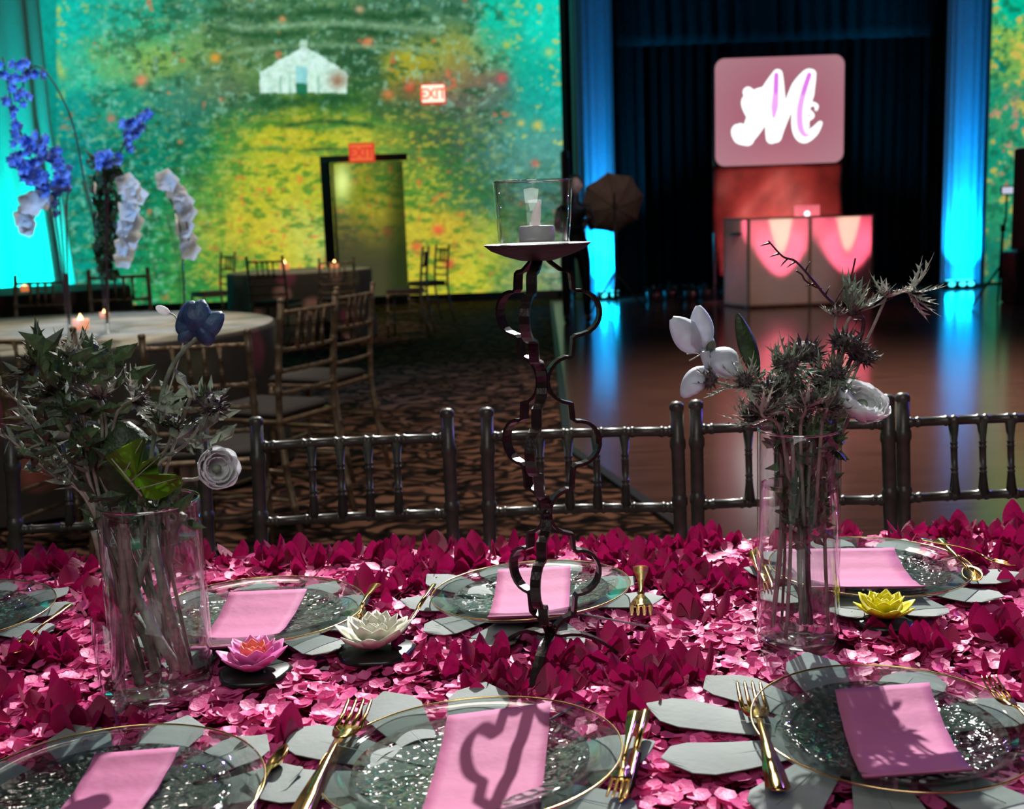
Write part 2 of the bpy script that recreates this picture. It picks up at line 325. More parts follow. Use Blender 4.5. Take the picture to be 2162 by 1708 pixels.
def paint_right(px, py):
    n2 = fb(px, py, 20, 3); n3 = fb(px, py, 16, 1); n4 = fb(px, py, 34, 4)
    out = np.zeros(px.shape+(3,)); out[...] = (20, 150, 120)
    def mixc(col, a):
        a = np.clip(a, 0, 1)[..., None]; return out*(1-a)+np.array(col, float)*a
    out = mixc((0, 195, 155), sm(120, 20, py))
    out = mixc((200, 205, 70), sm(30, 70, py)*sm(190, 140, py)*sm(.30, .50, n4)*.9)
    out = mixc((70, 160, 100), sm(.45, .6, n4)*.5)
    out = mixc((215, 190, 90), sm(.60, .70, n2)*.9)
    out = mixc((190, 150, 120), sm(170, 230, py)*sm(450, 350, py)*sm(.58, .68, n3)*.9)
    out = mixc((215, 90, 70), sm(.72, .78, fb(px+90, py, 24, 2))*sm(200, 260, py)*.9)
    out = mixc((20, 110, 80), sm(.42, .3, n2)*.7)
    out = mixc((20, 90, 80), sm(430, 560, py)*.5)
    out *= (.86+.28*fb(px, py, 8, 5))[..., None]
    return np.clip(out, 0, 255)
def projected(name, P00, P10, P01, nu, nv, pfun, m, holes=()):
    # vertical wall sheet: P00 bottom-left, P10 bottom-right, P01 top-left; the picture thrown on it becomes a colour attribute
    P00, P10, P01 = V(P00), V(P10), V(P01)
    uu, vv = np.meshgrid(np.linspace(0, 1, nu+1), np.linspace(0, 1, nv+1))
    pts = np.array(P00)+uu[..., None]*np.array(P10-P00)+vv[..., None]*np.array(P01-P00)
    d = pts-np.array(CAM); zc = d@np.array(F_); px = 1081+FPX*(d@np.array(R_))/zc; py = 854-FPX*(d@np.array(U_))/zc
    rgb = pfun(px, py)/255.; rgb = np.where(rgb <= .04045, rgb/12.92, ((rgb+.055)/1.055)**2.4)
    idx = np.arange((nu+1)*(nv+1)).reshape(nv+1, nu+1)
    q = np.stack([idx[:-1, :-1], idx[:-1, 1:], idx[1:, 1:], idx[1:, :-1]], -1)
    keep = np.ones((nv, nu), bool); cx = (pts[:-1, :-1]+pts[1:, 1:])/2
    for (x0, x1, z0, z1) in holes: keep &= ~((cx[..., 0] > x0) & (cx[..., 0] < x1) & (cx[..., 2] > z0) & (cx[..., 2] < z1))
    q = q[keep]
    me = bpy.data.meshes.new(name); me.vertices.add(pts.shape[0]*pts.shape[1]); me.vertices.foreach_set('co', pts.reshape(-1).astype(np.float32))
    me.loops.add(len(q)*4); me.loops.foreach_set('vertex_index', q.reshape(-1).astype(np.int32)); me.polygons.add(len(q)); me.polygons.foreach_set('loop_start', np.arange(0, len(q)*4, 4, dtype=np.int32))
    me.update(calc_edges=True)
    ca = me.color_attributes.new('Col', 'FLOAT_COLOR', 'POINT'); a = np.ones((rgb.shape[0]*rgb.shape[1], 4), np.float32); a[:, :3] = rgb.reshape(-1, 3); ca.data.foreach_set('color', a.reshape(-1))
    me.materials.append(m); o = bpy.data.objects.new(name, me); COL.objects.link(o); return o

# ------------------------------------------------------------------ room shell
T = .755                      # table top
YW = 17.8                     # garden wall
H = 5.2
XL, XR = -9.0, 9.5
YB = -3.0
YS = 18.6
m, nt, b, out = nodes('patterned_carpet')
tc = nt.nodes.new('ShaderNodeTexCoord'); mp = nt.nodes.new('ShaderNodeMapping'); nt.links.new(tc.outputs['Object'], mp.inputs[0])
n0 = nt.nodes.new('ShaderNodeTexNoise'); n0.inputs['Scale'].default_value = 3; nt.links.new(mp.outputs[0], n0.inputs['Vector'])
mxv = nt.nodes.new('ShaderNodeMixRGB'); mxv.inputs[0].default_value = .35; nt.links.new(mp.outputs[0], mxv.inputs[1]); nt.links.new(n0.outputs['Color'], mxv.inputs[2])
w1 = nt.nodes.new('ShaderNodeTexVoronoi'); w1.inputs['Scale'].default_value = 9; w1.feature = 'DISTANCE_TO_EDGE'; nt.links.new(mxv.outputs[0], w1.inputs['Vector'])
w2 = nt.nodes.new('ShaderNodeTexWave'); w2.wave_type = 'RINGS'; w2.inputs['Scale'].default_value = 4; w2.inputs['Distortion'].default_value = 9; w2.inputs['Detail'].default_value = 2; nt.links.new(mxv.outputs[0], w2.inputs['Vector'])
r1 = nt.nodes.new('ShaderNodeValToRGB'); r1.color_ramp.elements[0].position = .05; r1.color_ramp.elements[1].position = .16; r1.color_ramp.elements[0].color = (.012, .008, .008, 1); r1.color_ramp.elements[1].color = (.19, .115, .085, 1); nt.links.new(w1.outputs['Distance'], r1.inputs[0])
r2 = nt.nodes.new('ShaderNodeValToRGB'); r2.color_ramp.elements[0].position = .3; r2.color_ramp.elements[1].position = .55; r2.color_ramp.elements[0].color = (.03, .02, .02, 1); r2.color_ramp.elements[1].color = (1, .85, .7, 1); nt.links.new(w2.outputs['Fac'], r2.inputs[0])
mm = nt.nodes.new('ShaderNodeMixRGB'); mm.blend_type = 'MULTIPLY'; mm.inputs[0].default_value = .9; nt.links.new(r1.outputs[0], mm.inputs[1]); nt.links.new(r2.outputs[0], mm.inputs[2])
nt.links.new(mm.outputs[0], b.inputs['Base Color']); b.inputs['Roughness'].default_value = .95; b.inputs['Specular IOR Level'].default_value = .1
M['carpet'] = m
m, nt, b, out = nodes('dance_floor_wood')
tc = nt.nodes.new('ShaderNodeTexCoord'); mp = nt.nodes.new('ShaderNodeMapping'); mp.inputs['Scale'].default_value = (.8, 14, 1); nt.links.new(tc.outputs['Object'], mp.inputs[0])
n0 = nt.nodes.new('ShaderNodeTexNoise'); n0.inputs['Scale'].default_value = 3; n0.inputs['Detail'].default_value = 5; nt.links.new(mp.outputs[0], n0.inputs['Vector'])
r1 = nt.nodes.new('ShaderNodeValToRGB'); r1.color_ramp.elements[0].position = .3; r1.color_ramp.elements[1].position = .7; r1.color_ramp.elements[0].color = (.075, .040, .032, 1); r1.color_ramp.elements[1].color = (.15, .082, .062, 1); nt.links.new(n0.outputs['Fac'], r1.inputs[0])
nt.links.new(r1.outputs[0], b.inputs['Base Color']); b.inputs['Roughness'].default_value = .2; b.inputs['Specular IOR Level'].default_value = .6
r3 = nt.nodes.new('ShaderNodeMapRange'); r3.inputs[3].default_value = .12; r3.inputs[4].default_value = .20; nt.links.new(n0.outputs['Fac'], r3.inputs[0]); nt.links.new(r3.outputs[0], b.inputs['Roughness'])
M['dance'] = m
M['wall'] = pm('dark_wall_paint', (.10, .10, .09), .8)
M['ceil'] = pm('dark_ceiling', (.05, .05, .05), .9)
M['blackcloth'] = pm('black_velvet_curtain', (.007, .007, .008), .95, 0, .2, 20, spec=.02)
M['bluecloth'] = pm('stage_side_drape', (.010, .016, .020), .95, 0, .2, 20, spec=.04)
M['blue_lit_cloth'] = pm('blue_lit_column_fabric', (.16, .42, .60), .8, 0, .05, 20)  # pale column cloth with the uplights' blue put into its colour
M['mural'] = vcol('projected_garden', 0.94)

struct(MB().box((0, (YB+YS)/2, -.05), (XR-XL, YS-YB, .1)), 'floor', M['carpet'])
struct(MB().box((0, (YB+YS)/2, H+.05), (XR-XL, YS-YB, .1)), 'ceiling', M['ceil'])
struct(MB().box((XL-.05, (YB+YS)/2, H/2), (.1, YS-YB, H)), 'wall_left', M['wall'])
struct(MB().box((XR+.05, (YB+YS)/2, H/2), (.1, YS-YB, H)), 'wall_right', M['wall'])
struct(MB().box((0, YB-.05, H/2), (XR-XL, .1, H)), 'wall_front', M['wall'])
struct(MB().box((0, YS+.05, H/2), (XR-XL, .1, H)), 'wall_back', M['wall'])
# dance floor sheet laid on the carpet
a = on_z(1168, 655, 0); a = V((a.x, a.y, 0)); b_ = on_z(1200, 948, 0); c_ = on_z(1462, 1135, 0)
e = b_+(c_-b_)*2.6; a2 = b_+(a-b_)*1.12
df = MB().prism([(b_.x, b_.y), (e.x, e.y), (9.3, 1.6), (9.3, 16.9), (a2.x, 16.9)], .001, .018)
o = df.build('dance_floor', M['dance'], None, False); tag(o, 'glossy brown wood dance floor laid over the patterned carpet', 'dance floor')
ed = MB()
for p, q in ((b_, e), (b_, V((a2.x, 16.9, 0)))):
    d = (q-p); ln = d.length; an = math.atan2(d.y, d.x); ed.box(((p+q)/2)+V((0, 0, .010)), (ln, .05, .018), Matrix.Rotation(an, 3, 'Z'))
ed.build('edge_trim', M['black'], o, False)

# garden wall with door recess
def wx(px, py=400): return on_y(px, py, YW).x
wl = XL; wr = on_y(1188, 300, YW).x
dl, dr = wx(703, 450), wx(856, 450); dz = on_y(775, 341, YW).z
o = projected('wall_garden', (wl, YW, 0), (wr, YW, 0), (wl, YW, H), 620, 330, paint, M['mural'], [(dl, dr, -1, dz)])
o['kind'] = 'structure'; o['label'] = 'wall lit by a projected autumn garden with a white glasshouse'
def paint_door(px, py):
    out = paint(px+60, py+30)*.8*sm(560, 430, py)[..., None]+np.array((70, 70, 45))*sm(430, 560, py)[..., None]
    g = np.exp(-(((px-722)/20)**2+((py-385)/42)**2))[..., None]; out = out*(1-g)+np.array((235, 255, 150))*g  # bright highlight painted on the left part of the door
    dk = sm(800, 850, px)[..., None]*.7; out = out*(1-dk)+np.array((30, 45, 15))*dk  # dark green shadow painted over the right part of the door
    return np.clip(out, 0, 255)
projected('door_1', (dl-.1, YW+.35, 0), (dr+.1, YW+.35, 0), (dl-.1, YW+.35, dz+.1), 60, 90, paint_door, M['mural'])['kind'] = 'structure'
fr = MB(); fr.box((dl-.075, YW+.16, dz/2), (.15, .38, dz)); struct(fr, 'trim_1', M['black'])
fr = MB(); fr.box(((dl+dr)/2-.04, YW+.16, dz+.05), (dr-dl+.22, .38, .10)); struct(fr, 'trim_2', M['wall'])
fr = MB(); fr.box((dr+.06, YW+.18, dz/2), (.12, .33, dz)); struct(fr, 'trim_3', M['wall'])
struct(MB().box(((wl+wr)/2, YW-.03, .06), (wr-wl, .04, .12)), 'baseboard_back', M['black'])
struct(MB().box((wr+.04, (YW+YS)/2, H/2), (.08, YS-YW, H)), 'wall_stage_left', M['wall'])
# right garden wall
xr0 = on_y(2083, 300, YW).x
o = projected('wall_garden_right', (xr0, YW, 0), (XR, YW, 0), (xr0, YW, H), 110, 260, paint_right, M['mural']); o['kind'] = 'structure'; o['label'] = 'wall lit by projected yellow and pink blossoms'
struct(MB().box((xr0-.04, (YW+YS)/2, H/2), (.08, YS-YW, H)), 'wall_stage_right', M['wall'])

def drape(name, m, x0, y0, x1, y1, z0, z1, nf, amp, label, cat, group=None, parent=None, seed=1):
    rr = random.Random(seed); ph = [rr.random()*6 for _ in range(3)]; dx, dy = x1-x0, y1-y0; L = math.hypot(dx, dy); nx, ny = -dy/L, dx/L
    def fn(u, v):
        s = amp*(math.sin(u*nf*2*PI+ph[0]+.5*math.sin(v*3+ph[1]))+.4*math.sin(u*nf*4.7+ph[2]))*(1.1-.4*v)
        return (x0+dx*u+nx*s, y0+dy*u+ny*s, z0+(z1-z0)*v)
    o = MB().grid(fn, nf*10, 8, .004).build(name, m, parent)
    if parent is None: tag(o, label, cat, group)
    return o
# stage opening
def sx(px, Y): return on_y(px, 450, Y).x
drape('stage_curtain', M['blackcloth'], sx(1295, 18.3), 18.3, sx(1520, 18.3), 18.3, .02, 4.4, 9, .05, 'black velvet stage curtain left of the red backdrop', 'curtain', seed=2)
drape('stage_curtain', M['blackcloth'], sx(1516, 18.4), 18.4, sx(1790, 18.4), 18.4, .02, 4.4, 10, .04, 'black velvet stage curtain hanging behind the monogram screen', 'curtain', seed=3)
drape('stage_curtain', M['blackcloth'], sx(1786, 18.3), 18.3, sx(2000, 18.3), 18.3, .02, 4.4, 9, .05, 'black velvet stage curtain right of the red backdrop', 'curtain', seed=4)
drape('side_drape', M['bluecloth'], wr+.1, 18.1, sx(1230, 18.1), 18.1, .02, 4.6, 3, .03, 'dim blue side drape between garden wall and left column', 'curtain', seed=5)
drape('side_drape', M['bluecloth'], sx(1300, 18.1), 18.12, sx(1362, 18.1), 18.12, .02, 4.3, 3, .04, 'dim teal side drape just right of the left column', 'curtain', seed=6)
drape('side_drape', M['bluecloth'], sx(1945, 18.1), 18.12, sx(1995, 18.1), 18.12, .02, 4.3, 2, .03, 'dim blue side drape just left of the right column', 'curtain', seed=7)
zv = on_y(1650, 86, 17.9).z
drape('stage_valance', M['bluecloth'], sx(1298, 17.9), 17.95, sx(1990, 17.9), 17.95, zv, H-.02, 22, .03, 'dark pleated valance across the top of the stage', 'valance', seed=8)
# uplit fabric columns
def column(px0, px1, Y, label):
    c = on_y((px0+px1)/2, 450, Y); r = abs(sx(px1, Y)-sx(px0, Y))/2
    root = thing('fabric_column', label, 'column', (c.x, Y, 0), 'uplit columns beside the stage')
    MB().lathe([(r, .02), (r, .6), (r*.99, 1.5), (r*.98, 3), (r*.98, H-.25)], 64, (c.x, Y, 0), lambda a, z: 1+.035*math.sin(a*17)+.01*math.sin(a*5)).build('fabric', M['blue_lit_cloth'], root)
    MB().lathe([(r*1.12, H-.25), (r*1.18, H-.2), (r*1.18, H-.03), (0.01, H-.03)], 40, (c.x, Y, 0)).build('capital', M['blue_lit_cloth'], root)
    MB().lathe([(r*1.08, .0), (r*1.08, .05), (r*1.0, .07)], 40, (c.x, Y, 0)).build('base_ring', M['black'], root)
    return c, r
M['lens'] = emis('cyan_led_lens', (60, 235, 255), 2.5)
def par(px, py, c, r, power, label):
    p = on_z(px, py, .06); p = V((p.x, c.y-r-.18, 0))
    root = thing('uplight', label, 'lamp', p, 'cyan uplights at the column bases')
    hs_ = MB().lathe([(.0, .03), (.07, .03), (.085, .06), (.085, .13), (.075, .14)], 20, p).build('housing', M['black'], root)
    MB().lathe([(.074, .138), (.04, .15), (.0, .153)], 16, p).build('lens', M['lens'], hs_)
    MB().box(p+V((0, 0, .015)), (.16, .12, .03)).build('foot', M['black'], root, False)
    MB().ellip(p+V((0, -.085, .09)), (.05, .02, .035)).build('front_glow', M['lens'], root)
    lamp('uplight_beam', 'SPOT', p+V((0, -.04, .16)), V((p.x*.4+c.x*.6, c.y-r*.55, 1.9)), power, (.0, .50, 1), .04, 98, .9)
    lamp('uplight_spill', 'POINT', p+V((0, -.02, .19)), p, power*.016, (.0, .5, 1), .06)
    lamp('uplight_far_beam', 'SPOT', p+V((0, -.25, .2)), V((c.x, c.y-r, 4.6)), power*.2, (.0, .28, 1), .05, 26, .8)
cL, rL = column(1214, 1300, 17.3, 'round fabric column glowing cyan at the left of the stage')
for x in (1271, 1294): par(x, 624, cL, rL, 640, 'small round cyan uplight at foot of the left column, %s one' % ('left' if x < 1280 else 'right'))
cR, rR = column(1992, 2078, 17.0, 'round fabric column glowing blue at the right of the stage')
for x, n in ((2012, 'leftmost'), (2040, 'middle'), (2062, 'rightmost')): par(x, 605, cR, rR, 560, 'small round cyan uplight at foot of the right column, %s of three' % n)
# cyan draped column at far left
pc = on_y(40, 450, 14.5)
root = thing('draped_pillar', 'tall pillar wrapped in bright turquoise lit drapes at far left', 'column', (pc.x, 14.5, 0))
M['tealcloth'] = pm('pale_drape_fabric', (.7, .72, .72), .8, 0, .05)
def pil(u, v):
    a = -PI*1.05*(u)-.0; z = .02+v*(H-.05); r = .52+.14*max(0, 1-z/2.6)**1.0+(.03+.05*max(0, 1-z/2.5))*math.sin(u*11*PI)
    return (pc.x-.02+r*math.cos(a), 14.5+r*math.sin(a)*.8, z)
MB().grid(pil, 120, 14, .004).build('drape', M['tealcloth'], root)
MB().lathe([(.36, 0), (.36, H-.02)], 24, (pc.x, 14.55, 0)).build('core', M['tealcloth'], root)
lamp('teal_uplight', 'SPOT', (pc.x+.3, 12.9, .25), (pc.x, 14.4, 2.0), 520, (.0, 1, .88), .08, 110, .9)

# exit signs
def text_mesh(txt, size, m, mat4, name, parent, ext=.004, bold=0):
    c = bpy.data.curves.new(name, 'FONT'); c.body = txt; c.size = size; c.extrude = ext; c.align_x = 'CENTER'; c.align_y = 'CENTER'; c.offset = bold; c.resolution_u = 3
    t = bpy.data.objects.new(name, c); COL.objects.link(t); bpy.context.view_layer.update()
    me = bpy.data.meshes.new_from_object(t.evaluated_get(bpy.context.evaluated_depsgraph_get())); bpy.data.objects.remove(t); me.name = name
    me.materials.clear(); me.materials.append(m); o = bpy.data.objects.new(name, me); COL.objects.link(o); o.parent = parent; o.matrix_local = mat4; return o
RX = Matrix.Rotation(PI/2, 4, 'X')
def exit_sign(x0, x1, y0, y1, face, letter, label):
    p = on_y((x0+x1)/2, (y0+y1)/2, YW-.1); w_ = (x1-x0)/FPX*YW; h_ = (y1-y0)/FPX*YW
    root = thing('exit_sign', label, 'sign', p); M_f = emis('exit_face', *face); M_l = emis('exit_letter', *letter)
    MB().bbox(p, (w_, .12, h_), .015).build('housing', pm('exit_red_housing', (.5, .03, .02), .5, emit=((235, 70, 50), .7)), root, False)
    fc = MB().box(p+V((0, -.063, 0)), (w_*.88, .008, h_*.82)).build('face', M_f, root, False)
    text_mesh('EXIT', h_*.62, M_l, Matrix.Translation(V((0, -.072, -.01))) @ RX @ Matrix.Diagonal((1.0, 1.15, 1, 1)), 'lettering', fc, .003, .006)
    MB().box(p+V((0, .08, 0)), (w_*.3, .06, h_*.3)).build('bracket', M['black'], root, False)
exit_sign(889, 941, 178, 219, ((255, 228, 205), 1.5), ((255, 110, 80), 1.2), 'bright red-rimmed exit sign high on the garden wall')
exit_sign(738, 790, 303, 342, ((238, 110, 60), 1.0), ((225, 60, 50), 1.0), 'orange-red exit sign over the doorway')

# ------------------------------------------------------------------ monogram screen, backdrop, booth
YP = 15.6
def sp(px, py, dy=0): return on_y(px, py, YP+dy)
c0 = sp(1646, 234); root = thing('monogram_screen', 'rounded pink screen showing a white script M monogram', 'screen', (c0.x, YP, c0.z))
A, B_ = sp(1510, 125), sp(1781, 343); hw, hh = (B_.x-A.x)/2, (A.z-B_.z)/2
def rrect(hw, hh, r, n=8):
    o = []
    for (cx, cy, a0) in ((hw-r, hh-r, 0), (-hw+r, hh-r, 90), (-hw+r, -hh+r, 180), (hw-r, -hh+r, 270)):
        for k in range(n+1):
            a = math.radians(a0+90*k/n); o.append((cx+r*math.cos(a), cy+r*math.sin(a)))
    return o
ROT = lambda y: (lambda p: (c0.x+p[0], y+p[2], c0.z+p[1]))
MB().prism(rrect(hw+.02, hh+.02, .14), 0, .06, ROT(YP+.01)).build('bezel', M['black'], root, False)
m, nt, b, out = nodes('pink_screen'); b.inputs['Base Color'].default_value = (.05, .03, .03, 1); b.inputs['Roughness'].default_value = .5
tc = nt.nodes.new('ShaderNodeTexCoord'); gr = nt.nodes.new('ShaderNodeTexGradient'); gr.gradient_type = 'SPHERICAL'; mp = nt.nodes.new('ShaderNodeMapping'); mp.inputs['Scale'].default_value = (.75, .1, .9); nt.links.new(tc.outputs['Object'], mp.inputs[0]); nt.links.new(mp.outputs[0], gr.inputs[0])
rr = nt.nodes.new('ShaderNodeValToRGB'); rr.color_ramp.elements[0].color = (*lin((178, 132, 142)), 1); rr.color_ramp.elements[1].color = (*lin((170, 100, 118)), 1); rr.color_ramp.elements[1].position = .7
nt.links.new(gr.outputs['Fac'], rr.inputs[0]); nt.links.new(rr.outputs[0], b.inputs['Emission Color']); b.inputs['Emission Strength'].default_value = .95
MB().prism(rrect(hw, hh, .13), 0, .01, ROT(YP)).build('panel', m, root, False)
MW = emis('monogram_white', (255, 255, 255), 1.6); MK = emis('monogram_pink', (246, 175, 250), 1.0); MKD = emis('monogram_pink_deep', (226, 130, 235), 1.0); MG = emis('monogram_glow', (190, 240, 235), 1.0)
def strokes(ls, y, grow=0, k=4.495):
    mb = MB()
    for path in ls:
        pts = [sp(1440+x/k, 100+yy/k) for x, yy, w_ in path]; ws = [(w_/k+grow)/FPX*YP/2 for _, _, w_ in path]
        # catmull subdivision
        P, W = [], []
        for i in range(len(pts)-1):
            p0, p1, p2, p3 = pts[max(i-1, 0)], pts[i], pts[i+1], pts[min(i+2, len(pts)-1)]
            for s in range(8):
                t = s/8; P.append(.5*((2*p1)+(p2-p0)*t+(2*p0-5*p1+4*p2-p3)*t*t+(3*p1-p0-3*p2+p3)*t**3)); W.append(ws[i]*(1-t)+ws[i+1]*t)
        P.append(pts[-1]); W.append(ws[-1]); n = len(P)
        vs = []
        for i in range(n):
            t = (P[min(i+1, n-1)]-P[max(i-1, 0)]); t.y = 0; t.normalize(); nn = V((-t.z, 0, t.x))
            vs += [V((P[i].x, y, P[i].z))+nn*W[i], V((P[i].x, y, P[i].z))-nn*W[i]]
        mb.add(vs, [(2*i, 2*i+1, 2*i+3, 2*i+2) for i in range(n-1)])
        for q in (0, n-1):
            if W[q] > .005: mb.add([V((P[q].x+W[q]*math.cos(a*PI/8), y-.0005, P[q].z+W[q]*math.sin(a*PI/8))) for a in range(16)], [tuple(range(16))])
    return mb
WH = [[(905, 262, 90), (830, 400, 130), (760, 560, 170), (690, 720, 180), (620, 850, 130)], [(620, 870, 120), (560, 840, 150), (530, 790, 120), (555, 760, 70)],
      [(905, 255, 85), (890, 500, 170), (870, 700, 160), (850, 860, 100)], [(890, 850, 100), (930, 740, 95), (1010, 560, 85), (1100, 380, 120), (1190, 270, 110), (1225, 255, 80)],
      [(1225, 255, 85), (1170, 430, 160), (1120, 620, 150), (1115, 780, 130), (1160, 850, 110), (1250, 800, 80), (1310, 720, 36)],
      [(1272, 592, 18), (1275, 556, 30), (1232, 538, 30), (1190, 585, 34), (1240, 648, 26), (1190, 690, 34), (1178, 750, 50)], [(625, 425, 90), (650, 470, 120), (640, 520, 150), (660, 580, 150), (700, 640, 160)], [(690, 470, 120), (760, 440, 110), (820, 440, 120)]]
strokes(WH, YP-.004, 1.5).build('glow_edge', MG, root, False); mono = strokes(WH, YP-.008).build('monogram', MW, root, False)
PK = [[(893, 262, 48), (888, 420, 55), (878, 560, 70), (868, 660, 30)], [(1205, 262, 50), (1150, 430, 55), (1115, 600, 60), (1122, 760, 60), (1165, 832, 40), (1215, 822, 6)]]
for pk in PK: strokes([pk], YP-.012).build('pink_stroke', MK, mono, False)
for pk in ([(893, 262, 44), (889, 400, 44), (885, 450, 6)], [(1205, 262, 46), (1160, 400, 46), (1140, 460, 6)]): strokes([pk], YP-.015).build('deep_pink_tip', MKD, mono, False)
# red lycra backdrop under the screen on a stand
M['redcloth'] = pm('red_stretch_cloth', (.46, .09, .085), .5, 0, .25, 3, .25, 5, trans=.25)
bl, br, bz = sp(1508, 440).x, sp(1783, 440).x, sp(1646, 346).z
root = thing('screen_stand', 'red cloth covered stand carrying the monogram screen', 'stand', ((bl+br)/2, YP+.15, 0))
def rc(u, v):
    z = .36+(bz-.36)*v; s = .03*math.sin(9*(u+.6*v))+.02*math.sin(14*(u-.8*v)+2); tuck = .10*max(0, .45-v)*2
    return (bl+(br-bl)*(tuck*.6+u*(1-tuck*1.2)), YP+.12+s, z)
MB().grid(rc, 28, 20, .004).build('cloth', M['redcloth'], root)
for x in (bl+.04, br-.04): MB().tube([(x, YP+.2, .01), (x, YP+.2, bz+1.2)], .022, 10).build('upright', pm('stand_metal', (.5, .45, .42), .35, .8), root)
MB().box(((bl+br)/2, YP+.22, .02), (br-bl+.3, .5, .03)).build('base_plate', M['black'], root, False)
lamp('red_backdrop_lamp', 'SPOT', ((bl+br)/2, YP-.75, 1.2), ((bl+br)/2, YP+.1, 1.35), 48, (1, .42, .36), .1, 150, 1)
# booth
YBo = 14.4
M['acrylic'] = pm('white_acrylic', (.72, .66, .62), .35, 0, .03, 8, trans=.6)
M['frame'] = pm('booth_frame', (.25, .2, .15), .4, .3)
def bp_(px, py): return on_y(px, py, YBo)
q = [bp_(1547, 470), bp_(1580, 470), bp_(1711, 470), bp_(1844, 470)]; ztop = bp_(1700, 456).z
xs = [p.x for p in q]; ys = [YBo+.55, YBo, YBo+.02, YBo]
xs.append(xs[3]+.12); ys.append(YBo+.55)
root = thing('dj_booth', 'white glowing folding facade booth on the dance floor', 'booth', ((xs[1]+xs[3])/2, YBo+.3, 0))
Z0 = .045
for i in range(4):
    p = V((xs[i], ys[i], 0)); qq = V((xs[i+1], ys[i+1], 0)); d = (qq-p); ln = d.length; an = math.atan2(d.y, d.x); R3 = Matrix.Rotation(an, 3, 'Z')
    pn = MB().box((p+qq)/2+V((0, 0, (ztop+Z0)/2)), (ln-.03, .012, ztop-Z0-.03), R3).build('panel', M['acrylic'], root, False)
    f = MB()
    for zz in (Z0+.012, ztop-.012): f.box((p+qq)/2+V((0, 0, zz)), (ln-.01, .024, .024), R3)
    for e_ in (p+d*(.012/ln), qq-d*(.012/ln)): f.box(e_+V((0, 0, (ztop+Z0)/2)), (.016, .024, ztop-Z0), R3)
    f.build('panel_frame', M['frame'], pn, False)
for i in (1, 2, 3): MB().box((xs[i], ys[i], .032), (.07, .07, .03)).build('foot', M['black'], root, False)
MB().box(((xs[0]+xs[4])/2, YBo+.4, ztop-.2), (xs[4]-xs[0]-.1, .5, .03)).build('table_shelf', M['black'], root, False)
for cx in ((xs[1]+xs[2])/2+.02, (xs[2]+xs[3])/2+.08):
    lamp('booth_uplight', 'SPOT', (cx, YBo+.17, .30), (cx, YBo-.02, ztop*.95), 620, (1, .13, .27), .03, 78, .6)
    lamp('booth_front_wash', 'SPOT', (2.6, 9.5, 4.6), (cx, YBo, .6), 800, (1, .66, .55), .1, 16, .8) if cx < xs[2] else None
    lamp('booth_white_led', 'SPOT', (cx, YBo+.13, .42), (cx, YBo-.02, ztop*1.0), 6000, (1, .74, .64), .02, 26, .7)
    rl = thing('booth_lamp', 'floor lamp behind the pink glow of the booth, %s half' % ('left' if cx < xs[2] else 'right'), 'lamp', (cx, YBo+.25, .0))
    MB().lathe([(0, .03), (.07, .03), (.08, .1), (.07, .2), (.05, .21)], 16, (cx, YBo+.25, 0)).build('housing', M['black'], rl)
lp = bp_(1717, 444); zt = bp_(1717, 434).z; root = thing('laptop', 'open laptop with a round glowing white badge on the booth', 'laptop', (lp.x, YBo+.3, ztop-.18))
lw_ = (bp_(1745, 444).x-bp_(1690, 444).x)
MB().bbox((lp.x, YBo+.3, (zt+ztop-.15)/2+.0), (lw_, .012, zt-ztop+.17), .004).build('lid', pm('pink_glow_aluminium_lid', (.7, .5, .52), .4, .3, emit=((215, 95, 110), .8)), root, False)  # pink glow on the lid put in as emission
MB().box((lp.x, YBo+.45, ztop-.175), (lw_, .24, .016)).build('keyboard_deck', pm('aluminium_deck', (.5, .5, .5), .4, .6), root, False)
MB().lathe([(.035, 0), (.035, .004), (0, .006)], 20, (0, 0, 0)).build('badge', emis('white_badge', (255, 255, 255), 2.0), root)
bd = KIDS(root); bd = [k for k in bpy.data.objects if k.parent is root and k.name.startswith('badge')][0]
bd.matrix_local = Matrix.Translation(V((0, -.008, bp_(1717, 451).z-(ztop-.18)))) @ Matrix.Rotation(PI/2, 4, 'X')
for v_ in bd.data.vertices: v_.co += root.location
# ------------------------------------------------------------------ umbrella on a light stand, photographer
YU = 14.2
uc = on_y(1293, 430, YU); M['umb'] = pm('brown_umbrella', (.20, .15, .13), .7, 0, .15, 10, trans=.3)
root = thing('photo_umbrella', 'brown photographic umbrella on a light stand before the left column', 'umbrella', (uc.x, YU, 0))
Ru = .40; Q = V((.12, -1, -.38)).normalized().to_track_quat('Z', 'Y').to_matrix()
rim = []
for k in range(8):
    def gore(u, v, k=k):
        a = 2*PI*(k+u)/8+.2; rr_ = Ru*v*(1-.10*math.sin(u*PI)*v); return uc+Q @ V((rr_*math.cos(a), rr_*math.sin(a), .15-.17*v*v))
    go = MB().grid(gore, 4, 6, .002).build('gore', M['umb'], root, False)
    a = 2*PI*k/8+.2
    MB().tube([uc+Q @ V((Ru*v*math.cos(a), Ru*v*math.sin(a), .158-.17*v*v)) for v in (0, .3, .6, .9, 1.03)], .004, 5).build('rib', M['black'], go)
MB().tube([uc+Q @ V((0, 0, .2)), uc+Q @ V((0, 0, -.25))], .006, 6).build('shaft', M['black'], root)
MB().tube([uc+V((.01, -.16, .12)), (uc.x+.01, YU-.16, .12)], .016, 8).build('pole', M['black'], root)
for a in (0.3, 2.4, 4.5): MB().tube([(uc.x+.01, YU-.16, .55), (uc.x+.01+.42*math.cos(a), YU-.16+.42*math.sin(a), .03)], .012, 6).build('leg', M['black'], root)
